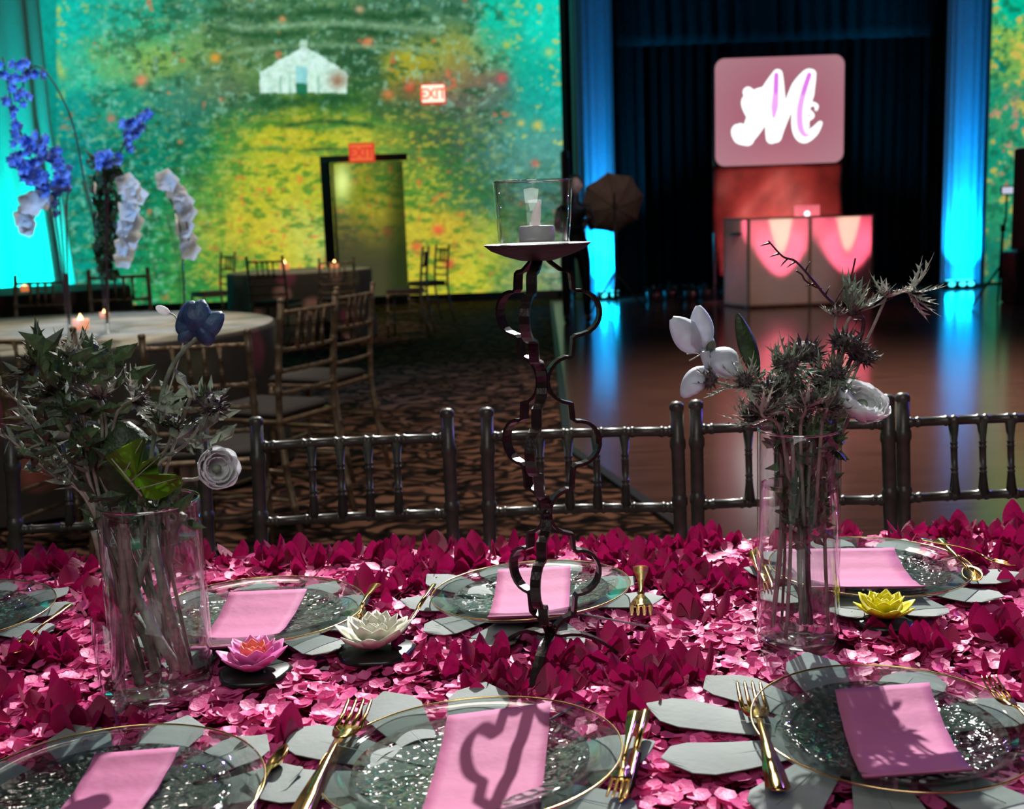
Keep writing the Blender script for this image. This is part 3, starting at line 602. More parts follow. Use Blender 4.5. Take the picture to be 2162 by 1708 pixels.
def skin_body(name, joints, edges, m, parent, base):
    me = bpy.data.meshes.new(name); me.from_pydata([tuple(V(j[:3])-V(base)) for j in joints], edges, []); me.materials.append(m)
    o = bpy.data.objects.new(name, me); COL.objects.link(o); o.parent = parent
    md = o.modifiers.new('skin', 'SKIN'); md.use_smooth_shade = True
    for i, j in enumerate(joints): me.skin_vertices[0].data[i].radius = (j[3], j[4] if len(j) > 4 else j[3])
    me.skin_vertices[0].data[0].use_root = True
    o.modifiers.new('sub', 'SUBSURF').levels = 2; o.modifiers['sub'].render_levels = 2; return o
YPp = 13.4; pp = on_y(1212, 450, YPp); px_ = pp.x
root = thing('person', 'person in dark clothes standing beside the photographic umbrella, arms raised', 'person', (px_, YPp, 0))
J = [(0, 0, .95, .13, .10), (0, 0, 1.12, .12, .09), (0, 0, 1.30, .15, .10), (.0, 0, 1.42, .10, .08), (.01, -.01, 1.49, .05), (.02, -.02, 1.56, .055),
     (-.17, 0, 1.38, .06), (-.2, -.05, 1.12, .048), (.02, -.25, 1.12, .036), (.1, -.32, 1.17, .03), (.17, 0, 1.38, .06), (.2, -.08, 1.13, .048), (.16, -.28, 1.2, .036), (.14, -.34, 1.26, .03),
     (-.09, 0, .86, .10), (-.11, 0, .48, .065), (-.12, .03, .09, .045), (-.12, -.12, .04, .04), (.09, 0, .86, .10), (.12, -.02, .48, .065), (.13, .03, .09, .045), (.13, -.12, .04, .04)]
J = [(px_+j[0]*1.0, YPp+j[1], j[2]*.98)+tuple(j[3:]) for j in J]
Eg = [(0, 1), (1, 2), (2, 3), (3, 4), (4, 5), (2, 6), (6, 7), (7, 8), (8, 9), (2, 10), (10, 11), (11, 12), (12, 13), (0, 14), (14, 15), (15, 16), (16, 17), (0, 18), (18, 19), (19, 20), (20, 21)]
skin_body('body', J, Eg, M['black'], root, root.location)
M['skin'] = pm('skin', (.5, .38, .33), .5, 0, .08)
hc = V((px_+.02, YPp-.03, 1.60)); hd = MB()
hd.ellip(hc, (.072, .09, .108), 14, 10); hd.ellip(hc+V((.03, -.09, -.01)), (.013, .02, .022), 8, 5); hd.ellip(hc+V((-.07, 0, 0)), (.012, .02, .03), 8, 5); hd.ellip(hc+V((.073, 0, 0)), (.012, .02, .03), 8, 5)
hd.build('head', M['skin'], root)
hr = MB(); hr.ellip(hc+V((0, .025, .025)), (.083, .09, .105), 14, 8); hr.build('hair', M['black'], root)
for s in ((.1, -.36, 1.15), (.14, -.38, 1.25)):
    hb = MB(); c = V((px_+s[0], YPp+s[1], s[2])); hb.ellip(c, (.028, .03, .04), 8, 6)
    for k in range(5): hb.tube([c+V((-.02+.01*k, -.01, .02)), c+V((-.022+.012*k, -.04, .055+.006*(2-abs(k-2)))), c+V((-.02+.012*k, -.07, .06))], [.009, .008, .006], 6)
    hb.build('hand', M['skin'], root)
lamp('face_glow', 'SPOT', (px_+.5, YPp-1.2, 1.9), (px_, YPp, 1.5), 9, (.45, .6, 1), .05, 24, .6)
# stage plants
M['fern'] = pm('dark_fern', (.03, .10, .07), .6, 0, .3, 20)
for i in range(7):
    c = on_z(1335+i*36, 612, 0); c = V((c.x, 16.2+.2*(i % 2), 0))
    root = thing('potted_fern', 'x', 'plant', c, 'ferns along the stage front')
    root['label'] = '%s dim fern counting from the left column along the stage front' % ['first', 'second', 'third', 'fourth', 'fifth', 'sixth', 'seventh'][i]
    MB().lathe([(0, .01), (.09, .01), (.11, .14), (.10, .15), (0.01, .14)], 14, c).build('pot', M['black'], root)
    f = MB(); r3 = random.Random(i)
    for k in range(22):
        a = r3.random()*6.28; L = .12+.08*r3.random(); e0 = V((math.cos(a), math.sin(a), 0))
        P = [c+V((0, 0, .14))+e0*L*t+V((0, 0, L*(1.1*t-.75*t*t*(.5+r3.random())))) for t in (0, .3, .6, 1)]
        w0 = V((-e0.y, e0.x, 0))*.03
        f.add([P[0]-w0*.3, P[0]+w0*.3, P[1]-w0, P[1]+w0, P[2]-w0*.8, P[2]+w0*.8, P[3]], [(0, 1, 3, 2), (2, 3, 5, 4), (4, 5, 6)])
    f.build('frond', M['fern'], root, False, kind='stuff')
# phone light on tripod, loudspeakers at right
YT = 13.5; p = on_y(2126, 402, YT); M['phone'] = emis('lit_panel', (205, 210, 235), .9)
root = thing('light_panel', 'small white light panel on a slim black tripod at far right', 'lamp', (p.x, YT, 0))
MB().bbox(p, (.155, .03, .105), .01).build('frame', M['black'], root, False); MB().box(p+V((0, -.017, 0)), (.125, .004, .075)).build('panel', M['phone'], root, False)
MB().tube([p+V((0, .0, -.05)), p+V((0, 0, -.3)), (p.x-.03, YT, .9), (p.x-.05, YT, .35)], [.012, .012, .018, .018], 8).build('pole', M['black'], root)
MB().tube([(p.x-.03, YT, .9), (p.x-.031, YT, .98)], .03, 8).build('clamp', M['black'], root)
for a in (3.3, 5.2, 1.2): MB().tube([(p.x-.045, YT, .5), (p.x-.05+.35*math.cos(a), YT+.35*math.sin(a), .03)], .012, 6).build('leg', M['black'], root)
def speaker(x0, x1, y0, z0, Y, label):
    a_ = on_y(x0, y0, Y); b2 = on_y(x1, y0, Y); root = thing('loudspeaker', label, 'speaker', ((a_.x+b2.x)/2, Y, z0)); hgt = a_.z-z0
    MB().bbox(((a_.x+b2.x)/2, Y, z0+hgt/2), (b2.x-a_.x, .4, hgt), .02).build('cabinet', M['black'], root, False)
    MB().box(((a_.x+b2.x)/2, Y-.205, z0+hgt/2), ((b2.x-a_.x)*.88, .012, hgt*.9)).build('grille', pm('speaker_grille', (.02, .02, .02), .6, 0, .3, 200, .4, 400), root, False)
    MB().lathe([(0, 0), (.02, .0)], 12, ((a_.x+b2.x)/2, Y-.21, z0+.1)).build('badge', M['black'], root)
speaker(2129, 2215, 532, .02, 13.9, 'black subwoofer cabinet on the floor at far right')
speaker(2156, 2225, 312, on_y(2129, 531, 14.0).z, 14.0, 'tall black loudspeaker standing on the subwoofer at far right')
speaker(1184, 1200, 318, .01, 16.8, 'slim black loudspeaker at the corner of the garden wall')
# ------------------------------------------------------------------ chiavari chairs
def make_chair(m, mc, label, name='ballroom_chair'):
    root = thing(name, label, 'chair')
    def rings(p, q, r, zs, n=8, tip=False):    # bamboo tube from p to q with ring swellings at fractions zs
        p, q = V(p), V(q); ts = [0, 1]
        for z in zs: ts += [z-.012, z-.006, z, z+.006, z+.012]
        ts = sorted(t for t in ts if 0 <= t <= 1); P, R = [], []
        for t in ts:
            near = min([abs(t-z) for z in zs]+[1]); P.append(p+(q-p)*t); R.append(r*(1.22 if near < .003 else 1.18 if near < .008 else 1.0))
        if tip: P += [q+(q-p).normalized()*.006, q+(q-p).normalized()*.011]; R += [r*1.05, r*.55]
        return P, R
    def bent(x):
        P = []
        for z, y in ((.0, .27), (.25, .215), (.45, .195), (.6, .20), (.75, .215), (.91, .235)): P.append((x*(1+.0*z), y, z))
        return P
    for s in (-1, 1):
        pts = []; R = []; prof = bent(.178*s); zr = (.14, .30, .46, .575, .66, .74, .845)
        zs = sorted(set([p[2] for p in prof]+[z+d for z in zr for d in (-.012, -.006, 0, .006, .012)]))
        for z in zs:
            for a, b in zip(prof[:-1], prof[1:]):
                if a[2] <= z <= b[2]: t = (z-a[2])/(b[2]-a[2]); y = a[1]+(b[1]-a[1])*t; break
            near = min(abs(z-k) for k in zr); pts.append((.178*s*(1+.04*(.6-z)), y, z)); R.append(.0125*(1.2 if near < .008 else 1.0))
        po = MB().tube(pts, R, 10).build('post', m, root); tx = pts[-1][0]
        MB().lathe([(.0132, .908), (.0138, .912), (.0132, .918), (.009, .9225), (0, .924)], 12, (tx, .2355, 0)).build('finial', m, po)
        P, R = rings((.172*s, -.17, 0), (.166*s, -.155, .45), .0125, (.3, .62, .93)); MB().tube(P, R, 8).build('front_leg', m, root)
        for z in (.16, .27): MB().tube([(.170*s, -.165, z), (.180*s, .21+.03*(.25-z), z)], .0085, 6).build('stretcher', m, root)
    for z in (.16, .24): MB().tube([(-.17, -.166, z), (.17, -.166, z)], .0085, 6).build('stretcher', m, root)
    for nm, z, y in (('top_rail', .868, .229), ('middle_rail', .728, .212), ('lower_rail', .650, .205), ('lower_rail', .565, .198)):
        P, R = rings((-.18, y, z), (.18, y, z), .0088, (.05, .09, .24, .28, .405, .445, .56, .6, .72, .76, .91, .95))
        P = [p+V((0, .012*math.sin(PI*(p.x+.18)/.36), 0)) for p in P]; MB().tube(P, R, 8).build(nm, m, root)
    for x in (-.079, -.026, .026, .079):
        P, R = rings((x, .222, .728), (x, .24, .868), .0066, (.3, .36, .64, .7)); R[0] = R[-1] = .011; MB().tube(P, R, 8).build('spindle', m, root)
    MB().bbox((0, .01, .455), (.35, .37, .022), .008).build('seat_frame', m, root, False)
    MB().bbox((0, .005, .482), (.34, .355, .035), .014).build('seat', mc, root)
    return root
chair0 = make_chair(M['chair'], M['cushion'], 'x')
chair1 = make_chair(M['goldchair'], M['cushion'], 'x')
used = set()
def put_chair(proto, x, y, rz, label, group, sc=1.0):
    c = proto if proto.name not in used else copy_tree(proto)
    used.add(proto.name); c.location = (x, y, 0); c.rotation_euler = (0, 0, rz); c.scale = (sc, sc, sc)
    c['label'] = label
    if group: c['group'] = group
    return c
YC = 1.84
for px, rz, lb in ((226, .02, 'dark bamboo style chair back behind the left flower vase'), (757, .05, 'dark bamboo style chair back behind the pink and white lotus, left of the candle stand'),
                   (1222, -.03, 'dark bamboo style chair back directly behind the iron candle stand'), (1664, -.04, 'dark bamboo style chair back directly behind the right flower vase'), (2106, -.02, 'dark bamboo style chair back at the far right edge, cut by the frame')):
    p = on_y(px, 930, YC+.22); put_chair(chair0, p.x-.0, YC, rz, lb, 'dark chairs along the far side of the petal table')

# ------------------------------------------------------------------ far round tables with floral cloths
def floral(name, seed):
    m, nt, b, out = nodes(name); tc = nt.nodes.new('ShaderNodeTexCoord')
    vo = nt.nodes.new('ShaderNodeTexVoronoi'); vo.inputs['Scale'].default_value = 3.2; nt.links.new(tc.outputs['Object'], vo.inputs['Vector'])
    hs = nt.nodes.new('ShaderNodeValToRGB'); cr = hs.color_ramp; cr.interpolation = 'CONSTANT'
    for i, (p_, c_) in enumerate(((0, (.12, .13, .08)), (.25, (.55, .18, .12)), (.45, (.5, .42, .33)), (.6, (.10, .14, .08)), (.75, (.6, .36, .3)), (.9, (.3, .08, .12)))):
        e_ = cr.elements[i] if i < 2 else cr.elements.new(p_); e_.position = p_; e_.color = (*c_, 1)
    sp_ = nt.nodes.new('ShaderNodeSeparateColor'); nt.links.new(vo.outputs['Color'], sp_.inputs[0]); nt.links.new(sp_.outputs[0], hs.inputs[0])
    n_ = nt.nodes.new('ShaderNodeTexNoise'); n_.inputs['Scale'].default_value = 12; n_.inputs['Detail'].default_value = 4; nt.links.new(tc.outputs['Object'], n_.inputs['Vector'])
    rr_ = nt.nodes.new('ShaderNodeValToRGB'); rr_.color_ramp.elements[0].position = .22; rr_.color_ramp.elements[1].position = .42; nt.links.new(vo.outputs['Distance'], rr_.inputs[0])
    mx = nt.nodes.new('ShaderNodeMixRGB'); nt.links.new(rr_.outputs[0], mx.inputs[0]); nt.links.new(hs.outputs[0], mx.inputs[1]); mx.inputs[2].default_value = (.055, .05, .042, 1)
    m2 = nt.nodes.new('ShaderNodeMixRGB'); m2.blend_type = 'MULTIPLY'; m2.inputs[0].default_value = .6; nt.links.new(mx.outputs[0], m2.inputs[1]); nt.links.new(n_.outputs['Fac'], m2.inputs[2])
    nt.links.new(m2.outputs[0], b.inputs['Base Color']); b.inputs['Roughness'].default_value = .8; return m
M['floral'] = floral('floral_tablecloth', 1)
M['linen'] = pm('cream_table_top', (.50, .46, .36), .7, 0, .25, 4, col2=(.22, .24, .17))
def round_table(x, y, r, lab_t, lab_c, seed):
    root = thing('round_table', lab_t, 'table', (x, y, 0))
    MB().lathe([(0, .725), (r-.02, .725), (r-.02, .748), (0, .748)], 40, (x, y, 0)).build('tabletop', M['wall'], root, False)
    for a in (.8, 2.37, 3.94, 5.5): MB().tube([(x+r*.6*math.cos(a), y+r*.6*math.sin(a), 0), (x+r*.6*math.cos(a), y+r*.6*math.sin(a), .725)], .018, 8).build('leg', M['black'], root)
    c = thing('tablecloth', lab_c, 'tablecloth', (x, y, 0))
    MB().lathe([(0, .757), (r*.5, .757), (r*.9, .757), (r-.012, .756)], 72, (x, y, 0)).build('top_panel', M['linen'], c)
    MB().lathe([(r-.012, .756), (r, .752), (r+.006, .73), (r+.01, .55), (r+.02, .3), (r+.03, .02)], 96, (x, y, 0), lambda a, z: 1+.035*max(0, (.72-z)/.7)*math.sin(a*13+seed)).build('skirt', M['floral'], c)
    return c
t1 = on_z(120, 722, .757); T1 = (-2.52, 6.05, 1.25)
round_table(T1[0], T1[1], T1[2], 'near left round table under a floral cloth', 'pale topped floral cloth on the near left round table', 1)
t2 = on_z(632, 560, .757); T2 = (on_y(632, 560, 12.9).x, 12.9, .80)
round_table(T2[0], T2[1], T2[2], 'far round table by the doorway under a floral cloth', 'dark floral cloth on the far round table by the doorway', 3)
T3 = (on_y(60, 600, 10.5).x, 10.6, .85)
round_table(T3[0], T3[1], T3[2], 'round table behind the near left table, before the turquoise drapes', 'floral cloth on the table before the turquoise drapes', 5)
GR = 'gilt chairs around the floral tables'
def chair_at(px, ybase, rz, label, sc=1.06, yy=None):
    p = on_z(px, ybase, 0) if yy is None else on_y(px, 700, yy); put_chair(chair1, p.x, p.y, rz, label, GR, sc)
# rz: 0 = back towards +Y (away from camera); PI = back towards camera
chair_at(552, 1040, PI+1.12, 'gilt chair turned sideways between the left table and the aisle, nearest the aisle', 1.07, 4.74)
chair_at(664, 1000, PI+1.2, 'gilt chair standing right behind the sideways gilt chair', 1.05, 5.75)
chair_at(432, 1000, PI+.12, 'gilt chair at near edge of the left table, behind the blue flower', 1.0, 4.10)
chair_at(150, 1000, PI-.25, 'gilt chair at the near edge of the left table, behind the dark foliage', 1.0, 4.5)
chair_at(250, 1000, .2, 'gilt chair on the far side of the left table, next to the glass trumpet vases', 1.1, 7.6)
chair_at(48, 1000, -.2, 'gilt chair on the far side of the left table below the turquoise drapes', 1.08, 7.5)
chair_at(452, 1000, -.9, 'gilt chair left of the far round table, backed by the projected garden', 1.06, 13.4)
chair_at(590, 1000, PI-.2, 'gilt chair at the near left side of the far round table', 1.06, 11.4)
chair_at(860, 700, -PI/2-.1, 'gilt chair at the right of the far round table in front of the door', 1.06, 12.6)
chair_at(905, 700, -PI/2+.5, 'gilt chair farthest right of the far round table, standing against the garden wall', 1.04, 14.2)
chair_at(712, 700, PI+.3, 'gilt chair at the near right side of the far round table', 1.0, 11.9)
M['flame'] = emis('candle_flame', (255, 190, 120), 9)
M['warmglass'] = pm('frosted_warm_glass', (.8, .5, .35), .4, 0, .05, emit=((255, 150, 90), .6))
def votive(x, y, z, lab, s=1.0, pw=1.2):
    root = thing('votive_candle', lab, 'candle', (x, y, z), 'lit votives on the floral tables')
    MB().lathe([(0, .001), (.03*s, .001), (.036*s, .045*s), (.034*s, .045*s), (.028*s, .012), (0, .012)], 16, (x, y, z)).build('glass_cup', M['warmglass'], root)
    MB().lathe([(0, .012), (.024*s, .012), (.024*s, .022*s), (0, .022*s)], 12, (x, y, z)).build('wax', M['wax'], root)
    MB().lathe([(.002, .022*s), (.012*s, .034*s), (.010*s, .05*s), (.0, .07*s)], 10, (x, y, z)).build('flame', M['flame'], root)
p = on_z(172, 696, .757); votive(p.x, p.y, .757, 'lit votive candle glowing on the pale near left table', 1.25)
p = on_z(221, 672, .757); votive(p.x, p.y, .757, 'second lit votive on the near left table, beside the trumpet vase', .8)
for px, s, l in ((617, 1.7, 'bright lit votive on the far round table left of the door frame'), (707, 1.4, 'dimmer lit votive on the far round table just right of the door frame'), (680, 1.0, 'small votive between the two brighter ones on the far table')):
    p = on_z(px, 566, .757); votive(p.x, min(max(p.y, 12.3), 13.2), .757, l, s)
p = on_z(12, 622, .757); votive(p.x, 10.3, .757, 'lit votive on the far left table before the turquoise drapes', 1.2)

# ------------------------------------------------------------------ tall arrangements on the left round table
def petal_mesh(name, L, W, cup, m, nu=4, nv=5, pointy=.5, curl=0, thick=0):
    def fn(u, v):
        x = (u-.5)*2; wd = W*(math.sin(PI*min(1, v**pointy*.98+.02))**.8*.5+.02); z = cup*L*(v*v)+curl*L*v*v*v + .35*wd*x*x
        return (x*wd, v*L*(1-.12*abs(cup)), z)
    return MB().grid(fn, nu, nv, thick).mesh(name, m)
PM = {}
PM['orchid'] = petal_mesh('orchid_petal', .040, .040, .2, M['white_petal'], pointy=.75)
PM['orchid_blue'] = petal_mesh('blue_floret_petal', .030, .022, .3, pm('delphinium_petal', (.30, .48, .95), .5, 0, .3, 40, trans=.4, col2=(.04, .14, .6)), pointy=.7)
def aim(loc, d, roll=0, s=1.0):    # +Y of the mesh along d
    q = V(d).normalized().to_track_quat('Y', 'Z').to_matrix().to_4x4()
    sc = Matrix.Diagonal((s, s, s, 1)) if not hasattr(s, '__len__') else Matrix.Diagonal((*s, 1))
    return Matrix.Translation(V(loc)) @ q @ Matrix.Rotation(roll, 4, 'Y') @ sc
def flower(c, face, me, n, s, parent, base, name='flower', tilt=.25, r3=rnd, rings=1):
    q = V(face).normalized().to_track_quat('Z', 'Y'); mb_v = []
    bm = MB()
    src = [tuple(v.co) for v in me.vertices]; fs = [tuple(p.vertices) for p in me.polygons]
    for rg in range(rings):
        for k in range(n):
            a = 2*PI*(k+.5*rg)/n+r3.random()*.2; d = V((math.cos(a), math.sin(a), tilt+rg*.5)); mt = aim((0, 0, .002*rg), d, 0, s*(1-.22*rg))
            bm.add([V(c)+(q @ (mt @ V(v))) for v in src], fs)
    return bm.build(name, me.materials[0], parent)
YA = 5.75
def trumpet(px, ytop, rtop, lab):
    p0 = on_y(px, 700, YA); z1 = on_y(px, ytop, YA).z; z0 = .757; h = z1-z0
    root = thing('trumpet_vase', lab, 'vase', (p0.x, YA, z0), 'tall glass vases on the near left table')
    MB().lathe([(0, .0), (.055, .0), (.055, .008), (.014, .02), (.016, h*.3), (.024, h*.7), (rtop, h), (rtop-.003, h), (.02, h*.7), (.012, h*.3), (0, .03)], 28, (p0.x, YA, z0)).build('glass', M['glass'], root)
    return V((p0.x, YA, z0)), h
def spray(base, pts_px, Y, lab, kind, n, spread, label_group, seed, cols=None):
    r3 = random.Random(seed); P = [base]+[on_y(x, y, Y) for x, y in pts_px]
    nm = {'white': 'orchid_spray', 'blue': 'delphinium_spray'}[kind]
    root = thing(nm, lab, 'flower', base, label_group); root.location = P[0]
    PP = []
    for i in range(len(P)-1):
        p0, p1, p2, p3 = P[max(i-1, 0)], P[i], P[i+1], P[min(i+2, len(P)-1)]
        for s in range(6):
            t = s/6; PP.append(.5*((2*p1)+(p2-p0)*t+(2*p0-5*p1+4*p2-p3)*t*t+(3*p1-p0-3*p2+p3)*t**3))
    PP.append(P[-1]); MB().tube(PP, .004, 6).build('stem', M['twig'], root)
    L = len(PP); me = PM['orchid'] if kind == 'white' else PM['orchid_blue']
    for k in range(n):
        c = PP[int(L*(1-spread*(k/n)))-1]+V((r3.uniform(-1, 1), r3.uniform(-1, 1), r3.uniform(-1, .6)))*(.018 if kind == 'white' else .04)
        flower(c, (r3.uniform(-.6, .6), -1, r3.uniform(-.3, .4)), me, 5, (1.55 if kind == 'white' else 1.05)*r3.uniform(.8, 1.2), root, None, 'flower', .2, r3)
    return root
v1, h1 = trumpet(148, 430, .05, 'leftmost tall glass trumpet vase on the near left table'); v2, h2 = trumpet(228, 380, .06, 'middle tall glass trumpet vase with dark foliage on the near left table'); v3, h3 = trumpet(392, 450, .05, 'rightmost slim glass trumpet vase on the near left table')
G2 = 'flower stems in the tall glass vases'
b1, b2, b3 = v1+V((0, 0, .05)), v2+V((0, 0, .05)), v3+V((0, 0, .05))
spray(b2, [(200, 480), (178, 380), (150, 250), (95, 150), (55, 150), (48, 210)], YA, 'tall arching stem with blue florets drooping at the upper left', 'blue', 13, .30, G2, 1)
spray(b1, [(100, 420), (60, 320), (30, 240), (5, 120)], YA, 'thin bare-tipped stem with blue florets at the far left edge', 'blue', 30, .75, G2, 2)
spray(b1, [(110, 420), (70, 370), (30, 330)], YA-.1, 'dense low blue cluster on the far left', 'blue', 50, .6, G2, 3)
spray(b1, [(125, 420), (130, 380), (110, 320), (60, 290)], YA-.05, 'blue cluster between the two left vases', 'blue', 40, .6, G2, 4)
spray(b2, [(225, 400), (250, 330), (285, 260), (305, 245)], YA, 'short blue spray leaning right above the middle vase', 'blue', 16, .42, G2, 5)
spray(b2, [(222, 400), (215, 350), (240, 325)], YA-.12, 'vivid blue cluster at the mouth of the middle vase', 'blue', 16, .3, G2, 6)
spray(b1, [(140, 440), (150, 400), (120, 400), (85, 410), (60, 455), (70, 480)], YA-.12, 'white orchid spray hanging left of the leftmost vase', 'white', 7, .32, G2, 7)
spray(b2, [(230, 400), (255, 380), (285, 420), (275, 480), (262, 540)], YA-.12, 'large white orchid spray hanging right of the middle vase', 'white', 14, .5, G2, 8)
spray(b3, [(380, 480), (345, 390), (370, 400), (390, 450), (400, 520)], YA, 'white orchid spray arching over the rightmost slim vase', 'white', 10, .55, G2, 9)
# dark foliage bunch in the middle vase
root = thing('dark_foliage', 'dark hanging foliage in the middle trumpet vase', 'foliage', b2)
f = MB(); r3 = random.Random(5)
for k in range(260):
    t = r3.random(); c = on_y(226+r3.uniform(-34, 34)*(1-t*.6), 330+t*250, YA+r3.uniform(-.05, .05)); f.add([c+V((r3.uniform(-.035, .035), r3.uniform(-.03, .03), r3.uniform(-.045, .045))) for _ in range(4)], [(0, 1, 2), (1, 3, 2)])
f.build('leaves', M['green'], root, False, kind='stuff'); MB().tube([b2, on_y(228, 480, YA), on_y(222, 340, YA)], .006, 6).build('stem', M['twig'], root)

# ------------------------------------------------------------------ the petal table
TX0, TX1, TY0, TY1 = -1.75, 1.75, .42, 1.70
root = thing('banquet_table', 'long banquet table hidden under the magenta petal cloth', 'table', (0, 1.06, 0))
MB().bbox((0, 1.06, T-.045), (TX1-TX0-.08, TY1-TY0-.08, .03), .008).build('tabletop', M['wall'], root, False)
for x in (-1.5, 1.5):
    for y in (.6, 1.5): MB().tube([(x, y, 0), (x, y, T-.05)], .018, 8).build('leg', M['black'], root)
cloth = thing('petal_tablecloth', 'magenta cloth smothered in hot pink fabric petals, covering the near table', 'tablecloth', (0, 1.06, T-.02))
def skirt(u, v):
    return (TX0+(TX1-TX0)*u, TY0+(TY1-TY0)*v, T-.012+.003*math.sin(u*60)*math.sin(v*30))
MB().grid(skirt, 60, 24, .006).build('fabric', M['cloth'], cloth)
for (x0, y0, x1, y1) in ((TX0, TY1, TX1, TY1), (TX0, TY0, TX0, TY1), (TX1, TY0, TX1, TY1)):
    dx, dy = x1-x0, y1-y0; L = math.hypot(dx, dy)
    MB().grid(lambda u, v: (x0+dx*u+(dy/L)*.012*math.sin(u*40)*(1-v), y0+dy*u+(dx/L)*.012*math.sin(u*40)*(1-v), .60+(T-.616)*v), 60, 5, .004).build('skirt', M['cloth'], cloth)
# placement table for the settings
def C_(px, py, z): return on_z(px, py, z)
PZ = T+.036
plates = [('front_left', 215, 1678, .138, 0, 0), ('front_centre', 994, 1592, .138, -3, 3), ('front_right', 1884, 1522, .130, 1, 0), ('back_left', 545, 1283, .135, -1, 0), ('back_centre', 1121, 1241, .130, -2.0, 3.0), ('back_right', 1835, 1191, .132, 0, 0), ('far_left', -105, 1290, .128, 0, 0)]
PC = {n: C_(x, y, PZ) for n, x, y, r, tx, ty in plates}
LEAFZ = T+.017
circ = [(PC[n].x, PC[n].y, .135) for n in PC]
extra = [(1705, 1378, .052), (315, 1470, .06), (235, 1508, .02), (537, 1410, .045), (792, 1362, .05), (1867, 1298, .04)]
keep = [(C_(x, y, T).x, C_(x, y, T).y+(r if r > .03 else 0)*.3, r) for x, y, r in extra]
def blocked(x, y, lst, pad=0): return any((x-a)**2+(y-b)**2 < (r+pad)**2 for a, b, r in lst)
# flat petals, one joined part
rs2 = np.random.RandomState(11)
def flatfield(n, x0, x1, y0, y1, smin, smax, tmax, zmax, skip, m, name, pad=0, upright=False):
    vs, fs = [], []; cnt = 0
    for _ in range(n):
        x = rs2.uniform(x0, x1); y = rs2.uniform(y0, y1)
        if blocked(x, y, skip, pad): continue
        s = rs2.uniform(smin, smax); a = rs2.uniform(0, 2*PI); ti = rs2.uniform(-tmax, tmax); tj = rs2.uniform(-tmax, tmax)
        M3 = Matrix.Rotation(a, 3, 'Z') @ Matrix.Rotation(ti, 3, 'X') @ Matrix.Rotation(tj, 3, 'Y'); cu = rs2.uniform(.05, .35)
        c = V((x, y, T+rs2.uniform(.001, zmax)))
        loc = [(0, -.5, .25*cu), (.36, -.22, .05*cu+.1), (.42, .12, .1), (.22, .42, .12*cu), (0, .52, .3*cu), (-.22, .42, .12*cu), (-.42, .12, .1), (-.36, -.22, .05*cu+.1), (0, 0, -.04)]
        b = len(vs)
        for p in loc:
            q_ = c+M3 @ (V(p)*s)
            if q_.z < T-.003: q_.z = T-.003
            vs.append(tuple(q_))
        fs += [(b+8, b+k, b+(k+1) % 8) for k in range(8)]; cnt += 1
    mb = MB(); mb.v = vs; mb.f = fs; return mb.build(name, m, cloth, True, kind='stuff')
vislist = keep
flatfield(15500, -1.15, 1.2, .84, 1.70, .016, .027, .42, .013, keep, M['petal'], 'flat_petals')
flatfield(5200, -1.15, 1.2, .84, 1.70, .014, .024, .6, .006, keep, M['petal_shaded'], 'under_petals')
flatfield(2500, -1.74, -1.15, .45, 1.69, .018, .028, .4, .012, [], M['petal'], 'flat_petals'); flatfield(2500, 1.2, 1.74, .45, 1.69, .018, .028, .4, .012, [], M['petal'], 'flat_petals')
flatfield(3500, -1.15, 1.2, .43, .86, .018, .028, .4, .012, [], M['petal'], 'flat_petals')
# upright petals in little blossom cups
UP = []
for k in range(5):
    r3 = random.Random(k); W_ = .74+.16*k/4; tw = r3.uniform(-.25, .25); cu = r3.uniform(.1, .35)
    def fn(u, v):
        x = (u-.5)*2; wd = W_*(math.sin(PI*min(1, v**.85*.95+.04))**.62)*.47; return (x*wd+tw*v*v*.3, v, cu*v*v-.5*wd*x*x*.35+.12*x*tw*v)
    UP.append(MB().grid(fn, 4, 7).mesh('upright_petal', M['petal_shaded']))
cand = []
r3 = random.Random(21)
leafs = [(PC['front_right'].x-.035, PC['front_right'].y, .205), (PC['front_centre'].x-.02, PC['front_centre'].y, .185)]
def leafy(x, y): return blocked(x, y, circ, .035)
tries = 0
while len(cand) < 3300 and tries < 60000:
    tries += 1
    x = r3.uniform(-1.2, 1.3); y = r3.uniform(.80, 1.71)
    dens = vn(np.array([x*9+20]), np.array([y*16+20]), 2)[0]
    if y < 1.64 and dens < .51: continue
    if leafy(x, y) or blocked(x, y, leafs, .0) or blocked(x, y, keep, .022): continue
    n_ = r3.choice((2, 3, 4, 4)); s0 = r3.uniform(.022, .042); a0 = r3.random()*6.28
    for k in range(n_):
        a = a0+2*PI*k/n_+r3.uniform(-.3, .3); up = r3.uniform(.25, 1.9); d = V((math.cos(a), math.sin(a), up)).normalized()
        s = s0*r3.uniform(.8, 1.15); cand.append((x+math.cos(a)*.004, y+math.sin(a)*.004, T+r3.uniform(.0, .006), d, s, r3.randrange(5), a))
def camd(c):
    d = V(c[:3])-CAM; zc = d.dot(F_); px = 1081+FPX*d.dot(R_)/zc; py = 854-FPX*d.dot(U_)/zc
    return (0 if (-20 < px < 2180 and py < 1720) else -1, c[4]/zc)
cand.sort(key=lambda c: (camd(c)[0] < 0, -camd(c)[1]))
rest = MB()
